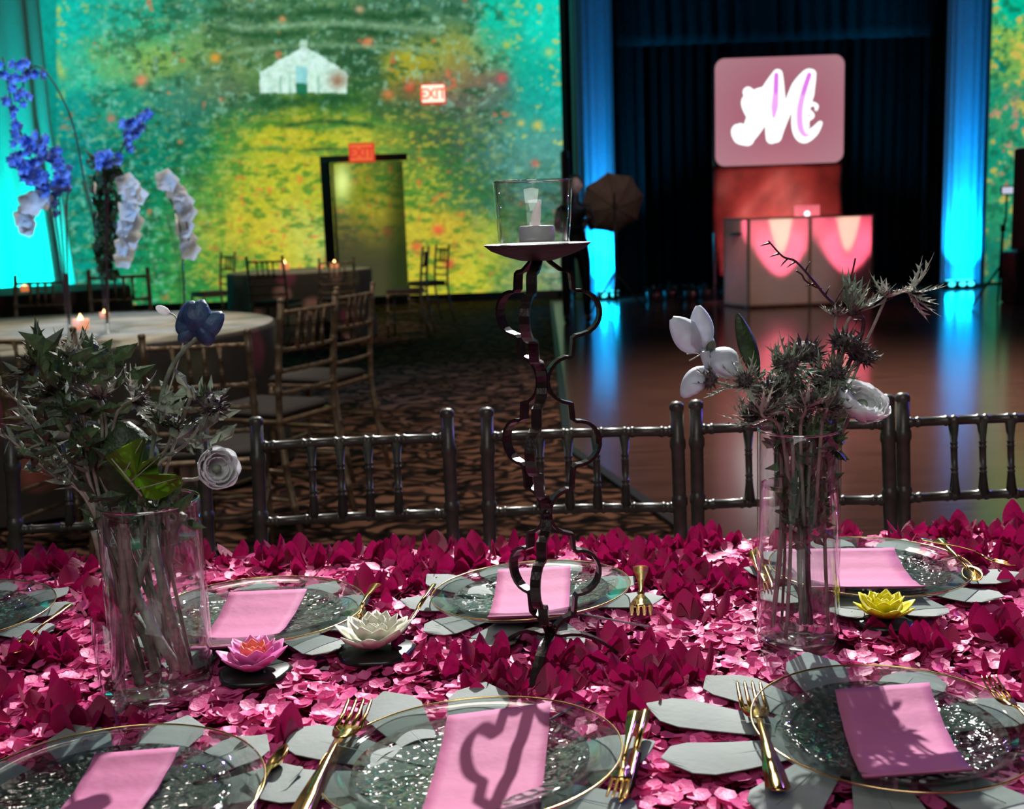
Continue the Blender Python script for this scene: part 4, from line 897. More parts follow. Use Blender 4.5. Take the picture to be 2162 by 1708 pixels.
for i, (x, y, z, d, s, k, a) in enumerate(cand):
    out_ = V((math.cos(a), math.sin(a), 0)); side = d.cross(V((0, 0, 1)))
    side = side.normalized(); nrm = side.cross(d).normalized()
    R3 = Matrix((side, d, nrm)).transposed().to_4x4(); mt = Matrix.Translation(V((x, y, z))) @ R3 @ Matrix.Diagonal((s, s, s, 1))
    if i < 300: inst(UP[k], 'petal', cloth, Matrix.Translation(-cloth.location) @ mt)
    else: rest.add([mt @ v.co for v in UP[k].vertices], [tuple(p.vertices) for p in UP[k].polygons])
rest.build('upright_petals', M['petal_shaded'], cloth, True, kind='stuff')

# ------------------------------------------------------------------ place settings
def monstera(mb, R, c, rot, seed, z):
    r3 = random.Random(seed); n = 9; ang = []
    lobes = []
    a0 = -PI/2+.32; span = 2*PI-.64
    for k in range(n):
        a = a0+span*(k+.5)/n; wd = span/n*.40; Lk = R*(1-.10*abs(math.sin((a-PI/2)))*.8+r3.uniform(-.04, .04)); lobes.append((a, wd, Lk))
    Q = Matrix.Rotation(rot, 3, 'Z')
    hub = .40*R; vs = [V((0, 0, .002))]; fs = []
    NB = 90
    for i in range(NB): a = 2*PI*i/NB; vs.append(V((hub*math.cos(a), hub*math.sin(a), .002+.001*math.sin(3*a))))
    fs += [(0, 1+i, 1+(i+1) % NB) for i in range(NB)]
    tot_v, tot_f = list(vs), list(fs)
    for (a, wd, L) in lobes:
        lift = r3.uniform(-.001, .008); sk = r3.uniform(-.06, .06); m_ = 7; b = len(tot_v)
        for j in range(8):
            t = j/7; rr_ = hub*.9+(L-hub*.9)*t; half = wd*hub*.97/max(rr_, 1e-6)*(1+.95*t) if t < .75 else wd*hub*.97/rr_*(1+.95*.75)*(1-((t-.75)/.25)**1.6*.72)
            for i in range(m_+1):
                aa = a+sk*t*t+(i/m_-.5)*2*half; ro = rr_*(1-.03*(t > .9)*abs(i/m_-.5)*2)
                tot_v.append(V((ro*math.cos(aa), ro*math.sin(aa), .002+lift*t*t+.002*math.cos((i/m_-.5)*PI))))
        tot_f += [(b+j*(m_+1)+i, b+(j+1)*(m_+1)+i, b+(j+1)*(m_+1)+i+1, b+j*(m_+1)+i+1) for j in range(7) for i in range(m_)]
    V2 = [V(c)+Q @ v+V((0, 0, 0)) for v in tot_v]; n0 = len(V2)
    mb.add(V2, tot_f); mb.add([v-V((0, 0, .0009)) for v in V2], [tuple(reversed(f)) for f in tot_f])
def leaf_mat(name, c, rough=.45): return pm(name, c, rough, 0, .06, 10, .08, 120, trans=.12)
names = {'front_left': 'front left', 'front_centre': 'front centre', 'front_right': 'front right', 'back_left': 'back left behind the left vase', 'back_centre': 'back centre behind the candle stand', 'back_right': 'back right behind the right vase', 'far_left': 'far left edge of the table'}
lr = {'front_left': (.185, .5, 0, .01), 'front_centre': (.20, 2.35, -.02, .0), 'front_right': (.20, 1.2, -.035, .005), 'back_left': (.175, .2, 0, -.01), 'back_centre': (.18, .9, .0, -.012), 'back_right': (.19, 2.0, .01, 0), 'far_left': (.17, 0, 0, 0)}
for n in PC:
    R_l, ro, ox, oy = lr[n]; c = V((PC[n].x+ox, PC[n].y+oy, LEAFZ))
    root = thing('paper_leaf', 'grey green paper monstera leaf under the plate at the %s' % names[n], 'placemat', c, 'paper leaf placemats')
    mb = MB(); monstera(mb, R_l, c, ro, hash(n) % 7 if False else len(n), 0); mb.build('blade', M['paper_leaf'], root, False)
    Q = Matrix.Rotation(ro, 3, 'Z')
    for k in range(9):
        a = -PI/2+.32+(2*PI-.64)*(k+.5)/9; MB().tube([c+Q @ V((0.02*math.cos(a), .02*math.sin(a), .0028)), c+Q @ V((R_l*.8*math.cos(a), R_l*.8*math.sin(a), .0052))], [.0008, .0003], 4).build('vein', M['paper_leaf'], root)
    MB().tube([c+V((0, 0, .002)), c+Q @ V((0, -.5*R_l, .003)), c+Q @ V((.01, -R_l*.95, .002))], .0014, 5).build('stalk', M['paper_leaf'], root)
M['rimgold'] = pm('gold_rim', (1, .72, .32), .2, 1, .05)
for n, x_, y_, r, tx, ty in plates:
    c = PC[n]; base = V((c.x, c.y, LEAFZ+.004)); hgt = PZ-base.z
    root = thing('dinner_plate', 'clear hammered plate with a thin gold rim at the %s' % names[n], 'plate', (0, 0, 0), 'clear gold rimmed plates')
    prof = [(0, .0035), (.05, .0035), (.09, .0045), (.102, .0095)]
    MB().lathe([(a_*r/.13, z_) for a_, z_ in prof]+[(a_*r/.13, z_-.003) for a_, z_ in reversed(prof)], 96).build('well', M['plate'], root)
    prof = [(.102, .0095), (.108, .013), (.117, .0195), (.1285, hgt-.0015), (.1298, hgt)]
    MB().lathe([(a_*r/.13, z_) for a_, z_ in prof]+[(a_*r/.13, z_-.0025) for a_, z_ in reversed(prof)], 96).build('border', M['plate_rim'], root)
    MB().tube([(r*math.cos(2*PI*k/96), r*math.sin(2*PI*k/96), hgt) for k in range(97)], .0009, 6, False).build('gold_rim', M['rimgold'], root)
    root.location = base; root.rotation_euler = (math.radians(tx), math.radians(-ty), 0)
# napkins: corners TL, TR, BR, BL in the photo turned into table points
NAP = {'front_left': ((200, 1592), (378, 1578), (228, 1765), (45, 1775)), 'front_centre': ((945, 1510), (1163, 1482), (1128, 1770), (860, 1775)), 'front_right': ((1763, 1456), (1962, 1441), (2055, 1624), (1822, 1640)),
       'back_left': ((484, 1250), (648, 1243), (560, 1357), (398, 1370)), 'back_centre': ((1051, 1203), (1205, 1194), (1199, 1297), (1028, 1303)), 'back_right': ((1652, 1160), (1888, 1157), (1955, 1238), (1690, 1240))}
for n, q in NAP.items():
    zt_ = PZ+(.004 if n != 'back_centre' else .008); P = [on_z(x, y, zt_) for x, y in q]
    if n == 'front_centre': P = [on_z(q[0][0], q[0][1], zt_+.004), on_z(q[1][0], q[1][1], zt_+.006), on_z(q[2][0], q[2][1], zt_+.0), on_z(q[3][0], q[3][1], zt_)]
    cen = sum(P, V((0, 0, 0)))/4
    root = thing('napkin', 'folded pink paper napkin lying across the plate at the %s' % names[n], 'napkin', cen, 'pink napkins on the plates')
    for lay, (nm, s_) in enumerate((('top_fold', 1.0), ('under_fold', .985))):
        def fn(u, v):
            a_ = P[3]*(1-u)+P[2]*u; b2 = P[0]*(1-u)+P[1]*u; p_ = a_*(1-v)+b2*v; p_ = cen+(p_-cen)*s_
            edge = (2*v-1)**2; p_ = V((p_.x, p_.y, p_.z-.012*(1-edge)-.0018*lay-.0006*math.sin(v*26+n.__len__()))); return p_
        MB().grid(fn, 8, 22, .0012).build(nm, M['napkin'], root)

# ------------------------------------------------------------------ cutlery (local: tip at +Y, handle end at -Y, length 1)
def make_fork(L=.185, label='x'):
    root = thing('fork', label, 'fork')
    def hz(y): return .004+.010*math.exp(-((y-.20*L/.185)/.05)**2)*0+ .006*math.sin(PI*min(1, max(0, (y+.06)/.16)))
    def bar(pts, nm):   # (x, y, halfwidth)
        mb = MB(); vs = []
        for x, y, w_, z in pts: vs += [(x-w_, y, z), (x, y, z+.0009), (x+w_, y, z), (x, y, z-.0008)]
        n = len(pts); fs = [(i*4+k, i*4+(k+1) % 4, i*4+4+(k+1) % 4, i*4+4+k) for i in range(n-1) for k in range(4)]+[(3, 2, 1, 0), (n*4-4, n*4-3, n*4-2, n*4-1)]
        return mb.add(vs, fs).build(nm, M['gold'], root)
    h = L/2
    bar([(0, -h, .006, .004), (0, -h+.004, .0098, .004), (0, -h+.03, .0085, .005), (0, -h+.07, .0042, .008), (0, h-.085, .0026, .008), (0, h-.072, .0036, .006)], 'handle')
    bar([(0, h-.072, .0036, .006), (0, h-.062, .0095, .003), (0, h-.05, .0125, .002), (0, h-.042, .0125, .002)], 'neck')
    for k in range(4):
        x = -.0105+.007*k; bar([(x, h-.045, .0024, .002), (x, h-.02, .002, .003), (x, h-.004, .0017, .006), (x, h, .0006, .0075)], 'tine')
    return root
def make_knife(L=.2, label='x'):
    root = thing('knife', label, 'knife'); h = L/2; mb = MB()
    def loft(rows, nm):
        mb = MB(); vs = []
        for y, xl, xr, t in rows: vs += [(xl, y, .003), ((xl+xr)/2, y, .003+t), (xr, y, .003), ((xl+xr)/2, y, .003-t)]
        n = len(rows); mb.add(vs, [(i*4+k, i*4+(k+1) % 4, i*4+4+(k+1) % 4, i*4+4+k) for i in range(n-1) for k in range(4)]+[(3, 2, 1, 0), (n*4-4, n*4-3, n*4-2, n*4-1)]).build(nm, M['gold'], root)
    loft([(-h, -.006, .006, .002), (-h+.006, -.009, .009, .003), (-h+.05, -.006, .006, .003), (-h+.09, -.0045, .0045, .003)], 'handle')
    loft([(-h+.09, -.005, .005, .002), (-h+.1, -.009, .006, .001), (h-.03, -.010, .006, .0008), (h-.01, -.006, .006, .0006), (h, .002, .005, .0004)], 'blade')
    return root
def make_spoon(L=.185, label='x'):
    root = thing('spoon', label, 'spoon'); h = L/2
    def bowl(u, v):
        x = (u-.5)*2; y = h-.055+.055*v; w_ = .0175*math.sin(PI*min(1, max(0.04, v*.93+.035)))**.62; return (x*w_, y, .007-.006*(1-x*x)*math.sin(PI*v))
    MB().grid(bowl, 8, 12, .0012).build('bowl', M['gold'], root)
    mb = MB(); rows = [(-h, .005, .004), (-h+.004, .009, .004), (-h+.03, .008, .005), (-h+.08, .0035, .008), (h-.05, .003, .007)]; vs = []
    for y, w_, z in rows: vs += [(-w_, y, z), (0, y, z+.0016), (w_, y, z), (0, y, z-.0008)]
    mb.add(vs, [(i*4+k, i*4+(k+1) % 4, i*4+4+(k+1) % 4, i*4+4+k) for i in range(4) for k in range(4)]+[(3, 2, 1, 0), (16, 17, 18, 19)]).build('handle', M['gold'], root)
    return root
protos = {'fork': make_fork(), 'knife': make_knife(), 'spoon': make_spoon()}
plen = {'fork': .185, 'knife': .2, 'spoon': .185}
def cut(kind, tip, end, label, zt=.030, ze=.018, roll=0, fixed=None):
    a_ = on_z(tip[0], tip[1], T+zt); b2 = on_z(end[0], end[1], T+ze); d = a_-b2; L = d.length
    pr = protos[kind]; o = pr if pr.name not in used else copy_tree(pr); used.add(pr.name)
    s = L/plen[kind]
    s = min(max(s, .7), 1.25); mid = (a_+b2)/2
    o.matrix_world = Matrix.Identity(4)
    q = d.normalized().to_track_quat('Y', 'Z').to_matrix().to_4x4() @ Matrix.Rotation(roll, 4, 'Y')
    o.location = mid; o.rotation_euler = q.to_euler(); o.scale = (min(s, 1.1), s, 1); o['label'] = label; o['group'] = 'gold cutlery'
cut('fork', (1580, 1452), (1645, 1678), 'gold fork lying on the pale paper leaf left of the front right plate', .03, .03)
cut('fork', (762, 1488), (632, 1735), 'gold fork with dark shining tines at the left of the front centre plate', .034, .030)
cut('fork', (1300, 1700), (1342, 1508), 'bright gold fork, tines towards the viewer, right of the front centre plate', .026, .045, .0)
cut('knife', (1318, 1690), (1362, 1512), 'bright gold knife lying against the fork right of the front centre plate', .024, .043, .1)
cut('spoon', (604, 1588), (520, 1760), 'gold spoon with dark bowl right of the front left plate', .03, .02, -.6)
cut('fork', (1354, 1312), (1353, 1200), 'small gold fork pointing at the viewer right of the back centre plate', .028, .028, 0)
cut('fork', (742, 1325), (795, 1238), 'gold fork lying right of the back left plate behind the white lotus', .028, .03, 0)
cut('knife', (848, 1342), (912, 1248), 'gold knife leaning at the left edge of the back centre plate', .022, .04, .5)
cut('fork', (2105, 1188), (1985, 1155), 'gold fork pointing right beyond the back right plate', .028, .045, 0)
cut('spoon', (2060, 1225), (1990, 1150), 'gold spoon resting over the rim of the back right plate', .028, .045, .3)
cut('fork', (1622, 1250), (1590, 1172), 'gold fork showing left of the right vase', .02, .035, .6)
cut('knife', (1630, 1240), (1602, 1168), 'gold knife beside the fork left of the right vase', .02, .032, .6)
cut('fork', (2105, 1462), (2215, 1585), 'gold fork with bright tines over the right rim of the front right plate', .045, .03, 0)
cut('spoon', (74, 1348), (108, 1318), 'gold spoon handle glinting right of the far left plate', .025, .03, 0)
# ------------------------------------------------------------------ lotus flowers
def lotus(px, py, dia, mats, lab, seed):
    c = on_z(px, py, T+.02); c.z = T+.012; R = dia/2; r3 = random.Random(seed)
    root = thing('lotus_flower', lab, 'flower', c)
    MB().lathe([(0, .0), (R*.82, .0), (R*.9, .004), (R*.8, .007), (0, .006)], 24, c, lambda a, z: 1+.05*math.sin(a*5)).build('pad_shade_disc', pm('black_pad_shade', (.012, .02, .015), .3, 0, .2), root)  # black pad; under the cream lotus this disc stands in for its shadow
    for ring, (n_, L, el, w_) in enumerate(((8, 1.0, .18, .62), (8, .82, .5, .62), (7, .62, .9, .6), (5, .40, 1.5, .55))):
        me = petal_mesh('lotus_petal', R*L, R*w_*L**.5, .28, mats[min(ring, len(mats)-1)], 4, 5, .85, .1, .0012)
        for k in range(n_):
            a = 2*PI*(k+.5*(ring % 2))/n_+r3.uniform(-.08, .08); d = V((math.cos(a), math.sin(a), el+r3.uniform(-.08, .08)))
            inst(me, 'petal', root, aim(V((0, 0, .008+.002*ring)), d))
lotus(537, 1412, .092, [M['lotus_pink'], M['lotus_pink'], M['lotus_core'], M['lotus_core']], 'pink and coral lotus flower on a black pad right of the left vase', 1)
lotus(792, 1366, .105, [M['cream']]*4, 'cream white lotus flower in front of the back left plate', 2)
lotus(1867, 1304, .082, [M['yellow']]*4, 'bright yellow lotus flower right of the right vase', 3)

# ------------------------------------------------------------------ iron candle stand
YK = 1.235
def ax(y): return 1133+(y-535)*.0382
def zy(y): return on_y(ax(y), y, YK).z
kx = on_y(1150, 900, YK).x
k_ = lambda r: r*1.02/1925
def arc(cx, cy, r, a0, a1, n=9): return [(cx+r*math.cos(math.radians(a0+(a1-a0)*i/n)), cy+r*math.sin(math.radians(a0+(a1-a0)*i/n))) for i in range(n+1)]
path = [(3, 528), (6, 537), (24, 556), (43, 571), (58, 574), (64, 579), (66, 596), (67, 612), (72, 617)]
path += [(78, 617)]+arc(78, 664, 47, -82, 82) + [(72, 713), (66, 717), (64, 738), (62, 755), (56, 758)]
path += arc(57, 805, 49, -100, -180, 5)+arc(57, 805, 49, 180, 100, 5)[1:]
path += [(58, 855), (60, 874), (61, 890), (67, 894)]+arc(72, 940, 46, -82, 82)+[(66, 987), (60, 991), (57, 1012), (55, 1034), (50, 1037)]
path += arc(51, 1083, 47, -100, -180, 5)+arc(51, 1083, 47, 180, 100, 5)[1:]
path += [(52, 1131), (54, 1148), (55, 1164), (61, 1168)]+arc(65, 1213, 46, -82, 82)+[(60, 1260), (56, 1264), (54, 1282), (52, 1300), (46, 1303), (28, 1308), (12, 1322), (5, 1338), (18, 1344), (40, 1344), (64, 1348), (90, 1362), (114, 1380), (132, 1398), (146, 1414)]
stand = thing('candle_stand', 'tall dark iron candle stand of three scrolled quatrefoil bands', 'candle stand', (kx, YK, T))
ztop_ = zy(520)
for az in (13, 133, 253):
    e_ = V((math.cos(math.radians(az)), math.sin(math.radians(az)), 0)); tg = V((-e_.y, e_.x, 0)); vs = []
    P = []
    for (r, y) in path:
        z = zy(y) if y < 1335 else zy(1335)-(y-1335)/(1414-1335)*(zy(1335)-(T+.014))
        P.append(V((kx, YK, z))+e_*k_(r))
    n = len(P)
    for i in range(n):
        t = (P[min(i+1, n-1)]-P[max(i-1, 0)]).normalized(); nn = t.cross(tg).normalized()
        for s1, s2 in ((1, 1), (1, -1), (-1, -1), (-1, 1)): vs.append(P[i]+nn*.0018*s1+tg*.0056*s2)
    MB().add(vs, [(i*4+k, i*4+(k+1) % 4, i*4+4+(k+1) % 4, i*4+4+k) for i in range(n-1) for k in range(4)]+[(3, 2, 1, 0), (n*4-4, n*4-3, n*4-2, n*4-1)]).build('band', M['iron'], stand, False)
dp = V((kx-.002, YK, ztop_)); RD = .0575
MB().lathe([(0, -.016), (.018, -.015), (.035, -.010), (.05, -.004), (RD, .002), (RD, .003), (.05, -.001), (.03, -.003), (0, -.003)], 48, dp).build('dish', M['dish'], stand)
for z_ in (805, 1083, 1335): MB().lathe([(0, -.006), (.005, -.005), (.006, 0), (.005, .005), (0, .006)], 12, (kx, YK, zy(z_))).build('rivet', M['iron'], stand)
# tapered candle glass and tealight
gc = on_y(1128, 512, YK); gz = dp.z-.0028; gc = V((gc.x-.0, YK, gz)); gh = on_y(1124, 382, YK).z-gz
root = thing('candle_glass', 'clear tapered candle glass standing on the iron stand', 'glass', gc)
MB().lathe([(0, .0003), (.036, .0003), (.0375, .003), (.0405, gh*.5), (.0425, gh), (.0400, gh+.0005), (.0378, gh*.5), (.0352, .008), (0, .007)], 56, gc).build('bowl', glass('candle_glass', (.97, .98, .98), .01, .04, 28, 1.48, 2.2, 0), root)
MB().tube([gc+V((.0412*math.cos(k*PI/24), .0412*math.sin(k*PI/24), gh)) for k in range(49)], .0010, 6, False).build('rim', M['thickglass'], root)
MB().tube([gc+V((.0355*math.cos(k*PI/24), .0355*math.sin(k*PI/24), .0035)) for k in range(49)], .0022, 6, False).build('foot_ring', M['thickglass'], root)
tc_ = gc+V((.003, 0, .0076))
root = thing('tealight', 'white electric tealight inside the tapered candle glass', 'candle', tc_)
MB().lathe([(0, 0), (.0185, 0), (.0192, .002), (.0192, .0155), (.0175, .0172), (.006, .0165), (0, .0163)], 40, tc_).build('cup', M['wax'], root)
def flm(u, v):
    a = u*2*PI; r = .0052*(math.sin(PI*min(1, v*.8+.2)))**.8*(1 if v < .98 else .2); return tc_+V((r*math.cos(a)-.001+.005*v*v-.006*v*v*v*0, r*math.sin(a)*.6, .016+.028*v))
MB().grid(flm, 12, 10).build('flame_tip', pm('led_flame', (.85, .8, .78), .4, 0, .04, emit=((255, 235, 225), .25)), root)

# ------------------------------------------------------------------ vases
def vase(px, pyb, r, ytop, ywater, lab, seed, wat):
    f0 = on_z(px, pyb, T+.004); c = V((f0.x, f0.y+r*.98, T+.004)); h = on_y(px, ytop, c.y).z-c.z; hw_ = on_y(px, ywater, c.y).z-c.z
    root = thing('cylinder_vase', lab, 'vase', c)
    MB().lathe([(0, .0), (r-.002, .0), (r, .003), (r, h-.002), (r-.0015, h), (r-.003, h-.002), (r-.003, .018), (r-.006, .014), (0, .012)], 72, c).build('glass', M['glass'], root)
    MB().tube([c+V(((r-.0015)*math.cos(k*PI/32), (r-.0015)*math.sin(k*PI/32), h)) for k in range(65)], .0016, 6, False).build('rim', M['thickglass'], root)
    MB().lathe([(0, .0005), (r-.004, .0005), (r-.0035, .011), (0, .0115)], 48, c).build('thick_base', M['thickglass'], root)
    MB().lathe([(r-.0034, .0185), (r-.0034, hw_), (r-.006, hw_-.0015), (0, hw_-.0018)], 64, c).build('water', M['water'], root)
    return c, h, hw_
vR, hR, wR = vase(1706, 1391, .0475, 905, 1022, 'clear cylinder vase of sea holly, white blooms and a thorny twig at the right', 1, 1)
vL, hL, wL = vase(318, 1508, .0545, 1058, 1130, 'clear cylinder vase crowded with pale crossing stems at the left', 2, 1)
g2 = on_z(236, 1512, T+.004); g2 = V((g2.x, g2.y+.012, T+.004)); gh2 = .105
root = thing('bud_glass', 'narrow clear bud glass with a bright base in front of the left vase', 'glass', g2)
MB().lathe([(0, 0), (.012, 0), (.0135, .002), (.017, gh2), (.016, gh2), (.0125, .02), (0, .018)], 32, g2).build('wall', M['glass'], root)
MB().lathe([(0, .001), (.0115, .001), (.0125, .018), (0, .0175)], 24, g2).build('base', M['thickglass'], root)

# ------------------------------------------------------------------ flowers in the vases
def curve(P, k=6):
    o = []
    for i in range(len(P)-1):
        p0, p1, p2, p3 = P[max(i-1, 0)], P[i], P[i+1], P[min(i+2, len(P)-1)]
        for s in range(k):
            t = s/k; o.append(.5*((2*p1)+(p2-p0)*t+(2*p0-5*p1+4*p2-p3)*t*t+(3*p1-p0-3*p2+p3)*t**3))
    return o+[P[-1]]
def bract_mesh(name, m, seed, teeth=3, W=.16):
    r3 = random.Random(seed); vs = []; fs = []
    # spiny leaf: central blade with side teeth, slight bend
    def z(y): return .22*y*y
    mb = MB(); n = 6
    rows = [(0, .045), (.2, W*.5), (.45, W*.42), (.7, W*.24), (.88, W*.1), (1, .004)]
    for y, w_ in rows: vs += [V((-w_, y, z(y)+.25*w_)), V((0, y, z(y))), V((w_, y, z(y)+.25*w_))]
    fs = [(i*3+k, i*3+k+1, i*3+k+4, i*3+k+3) for i in range(len(rows)-1) for k in (0, 1)]; mb.add(vs, fs)
    for t in range(teeth):
        for s in (-1, 1):
            y = .22+.22*t+r3.uniform(-.04, .04); L = .26-.05*t; b0 = V((s*W*.36*(1-y), y-.05, z(y)+.02)); b1 = V((s*W*.36*(1-y), y+.06, z(y)+.02)); tip = V((s*(W*.3+L*.62), y+L*.75, z(y)+.07+r3.uniform(0, .06)))
            mb.add([b0, b1, tip, (b0+b1)/2+V((0, 0, .03))], [(0, 1, 2), (0, 3, 2), (1, 3, 2)])
    return mb.mesh(name, m, smooth=False)
BR = {c: [bract_mesh('bract', M[mm_], s, 3) for s in range(3)] for c, mm_ in (('g', 'grey_green'), ('p', 'pale_bract'), ('d', 'green'))}
def thistle_cone(c, d, r, L, parent, seed, m='thistle'):
    mb = MB(); q = V(d).normalized().to_track_quat('Z', 'Y'); R3 = q.to_matrix(); r3 = random.Random(seed)
    mb.ellip(V(c)+R3 @ V((0, 0, L*.5)), (r, r, L*.55), 10, 6, R3)
    for k in range(46):
        h_ = -1+2*(k+.5)/46; a = k*2.4; rr_ = math.sqrt(max(0, 1-h_*h_)); nrm = V((rr_*math.cos(a), rr_*math.sin(a), h_)); p = V(c)+R3 @ V((nrm.x*r*.9, nrm.y*r*.9, L*.5+nrm.z*L*.5)); n_ = (R3 @ (nrm+V((0, 0, .35)))).normalized()
        s_ = n_.cross(V((.3, .5, .8))).normalized()*r*.13; s2 = n_.cross(s_).normalized()*r*.13; mb.add([p+s_, p-s_*.5+s2, p-s_*.5-s2, p+n_*r*.75], [(0, 1, 3), (1, 2, 3), (2, 0, 3)])
    return mb.build('cone', M[m], parent, False)
def holly(P, r, L, bl, nb, col, lab, seed, vbase, tiltb=.35, cone='thistle', stem='stem', side=0, conescale=1.0):
    P = P[1:] if (vbase is vR and seed not in (1, 4, 6, 12, 13, 41)) else P; pts = curve([V(p) for p in P]); root = thing('sea_holly', lab, 'flower', pts[0], 'sea holly stems'); r3 = random.Random(seed)
    MB().tube(pts, [.0024-.0009*i/len(pts) for i in range(len(pts))], 7).build('stem', M[stem], root)
    d = (pts[-1]-pts[-2]).normalized(); q = d.to_track_quat('Z', 'Y')
    thistle_cone(pts[-1], d, r*conescale, L*conescale, root, seed, cone)
    for k in range(nb):
        a = 2*PI*k/nb+r3.uniform(-.2, .2); dd = q @ V((math.cos(a), math.sin(a), tiltb+r3.uniform(-.15, .35))); s = bl*r3.uniform(.8, 1.2)
        inst(BR[col][k % 3], 'bract', root, Matrix.Translation(-root.location) @ aim(pts[-1]-d*.002, dd, r3.uniform(-.4, .4), (s, s, s)))
    # side leaflets down the stem
    for j in range(side):
        t = .50+.42*j/max(1, side); i = int(t*(len(pts)-1)); p = pts[i]
        for k in range(4):
            a = r3.random()*6.28; dd = q @ V((math.cos(a), math.sin(a), .7)); s = bl*r3.uniform(.6, .95)
            inst(BR[col][k % 3], 'bract', root, Matrix.Translation(-root.location) @ aim(p, dd, r3.uniform(-.4, .4), (s, s, s)))
    return root
def vpt(v, px, py, dy=0): return on_y(px, py, v.y+dy)
def inv(v, a, rr, z): return V((v.x+rr*math.cos(a), v.y+rr*math.sin(a), v.z+z))
def rv(px, py, dy=0): return vpt(vR, px, py, dy)
W_ = 'in the right vase'
holly([inv(vR, 2.6, .030, .016), inv(vR, 2.4, .02, .15), rv(1650, 900), rv(1625, 800), rv(1643, 775, -.01)], .009, .012, .030, 10, 'g', 'sea holly with upright spiky bracts above the upper middle %s' % W_, 1, vR, .5, side=2)
holly([inv(vR, 4.5, .028, .016), inv(vR, 4.2, .012, .15), rv(1700, 920), rv(1690, 800, .01), rv(1697, 762, .01)], .017, .022, .026, 12, 'd', 'brownish thistle head standing at the middle top %s' % W_, 2, vR, .6, side=2)
holly([inv(vR, .5, .030, .016), inv(vR, .8, .02, .16), rv(1755, 900), rv(1775, 770, -.01), rv(1782, 742, -.01)], .016, .02, .028, 12, 'd', 'dark round thistle head on the right %s' % W_, 3, vR, .5, side=1)
holly([inv(vR, 1.2, .030, .016), inv(vR, 1.2, .02, .16), rv(1765, 880, .02), rv(1800, 800), rv(1815, 765)], .014, .018, .030, 12, 'd', 'dark thistle head leaning out farthest right %s' % W_, 4, vR, .4)
holly([inv(vR, 3.2, .030, .016), inv(vR, 3.2, .02, .16), rv(1660, 900), rv(1600, 830), rv(1540, 815), rv(1510, 805)], .010, .014, .036, 9, 'g', 'sea holly stretching left beneath the white lily %s' % W_, 5, vR, .9, side=3)
holly([inv(vR, 4.0, .030, .016), inv(vR, 4.0, .02, .15), rv(1650, 915, -.03), rv(1612, 880, -.05), rv(1608, 872, -.05)], .010, .014, .036, 12, 'p', 'pale sea holly ruff drooping over the left rim %s' % W_, 6, vR, .15, side=1)
holly([inv(vR, 4.8, .030, .016), inv(vR, 4.8, .02, .15), rv(1690, 915, -.03), rv(1700, 870, -.05), rv(1702, 858, -.05)], .011, .015, .034, 14, 'p', 'pale sea holly ruff at the middle front %s' % W_, 7, vR, .1, side=2)
holly([inv(vR, 3.8, .020, .016), inv(vR, 3.8, .01, .15), rv(1670, 900, -.02), rv(1625, 850, -.03), rv(1622, 832, -.03)], .011, .015, .033, 12, 'p', 'pale sea holly ruff at the left centre %s' % W_, 8, vR, .2, side=1)
holly([inv(vR, 5.2, .020, .016), inv(vR, 5.0, .01, .15), rv(1680, 880, .0), rv(1655, 830, .0), rv(1660, 815, .0)], .009, .012, .030, 12, 'g', 'small sea holly tuft deep in the centre %s' % W_, 9, vR, .3, side=2)
holly([inv(vR, 5.6, .030, .016), inv(vR, 5.6, .02, .15), rv(1735, 900, -.03), rv(1745, 868, -.05), rv(1748, 862, -.05)], .010, .013, .032, 11, 'g', 'sea holly tuft at the right front rim %s' % W_, 10, vR, .2)
holly([inv(vR, .2, .020, .016), inv(vR, .2, .02, .16), rv(1750, 870), rv(1775, 720), rv(1800, 660)], .006, .009, .050, 14, 'g', 'tall sea holly with long green bracts rising before the booth %s' % W_, 11, vR, .75, stem='stem')
holly([inv(vR, .9, .030, .016), inv(vR, .9, .02, .16), rv(1765, 850), rv(1830, 720), rv(1872, 625)], .006, .009, .036, 9, 'p', 'silvery sea holly high at the right %s' % W_, 12, vR, .3)
holly([rv(1872, 625), rv(1880, 618), rv(1905, 615), rv(1925, 618)], .006, .009, .044, 11, 'p', 'silvery starry sea holly farthest right, on a shared stem %s' % W_, 13, vR, .5)
holly([inv(vR, 1.6, .020, .016), inv(vR, 1.6, .02, .16), rv(1745, 860), rv(1760, 720), rv(1765, 665)], .006, .008, .024, 9, 'p', 'little pale bloom touched with blue light below the thorny twig %s' % W_, 14, vR, .3)
for i_, (x_, y_, kk, cc) in enumerate(((1580, 820, 'p', 'upper left of the ruffs'), (1640, 858, 'p', 'just above the left rim'), (1730, 820, 'g', 'right of the brown thistle head'), (1670, 780, 'g', 'tucked behind the brown thistle head'), (1590, 900, 'p', 'lowest at the left rim'), (1760, 800, 'g', 'below the dark round thistle'))):
    holly([inv(vR, i_, .025, .016), inv(vR, i_, .018, .16), rv(1690+(x_-1690)*.4, 900, -.01), rv(x_, y_, -.035+.01*(i_ % 3)), rv(x_+(x_-1690)*.06, y_-12, -.04+.01*(i_ % 3))], .008, .011, .036, 15, kk, 'thin-bracted sea holly %s %s' % (cc, W_), 40+i_, vR, .25, side=1)
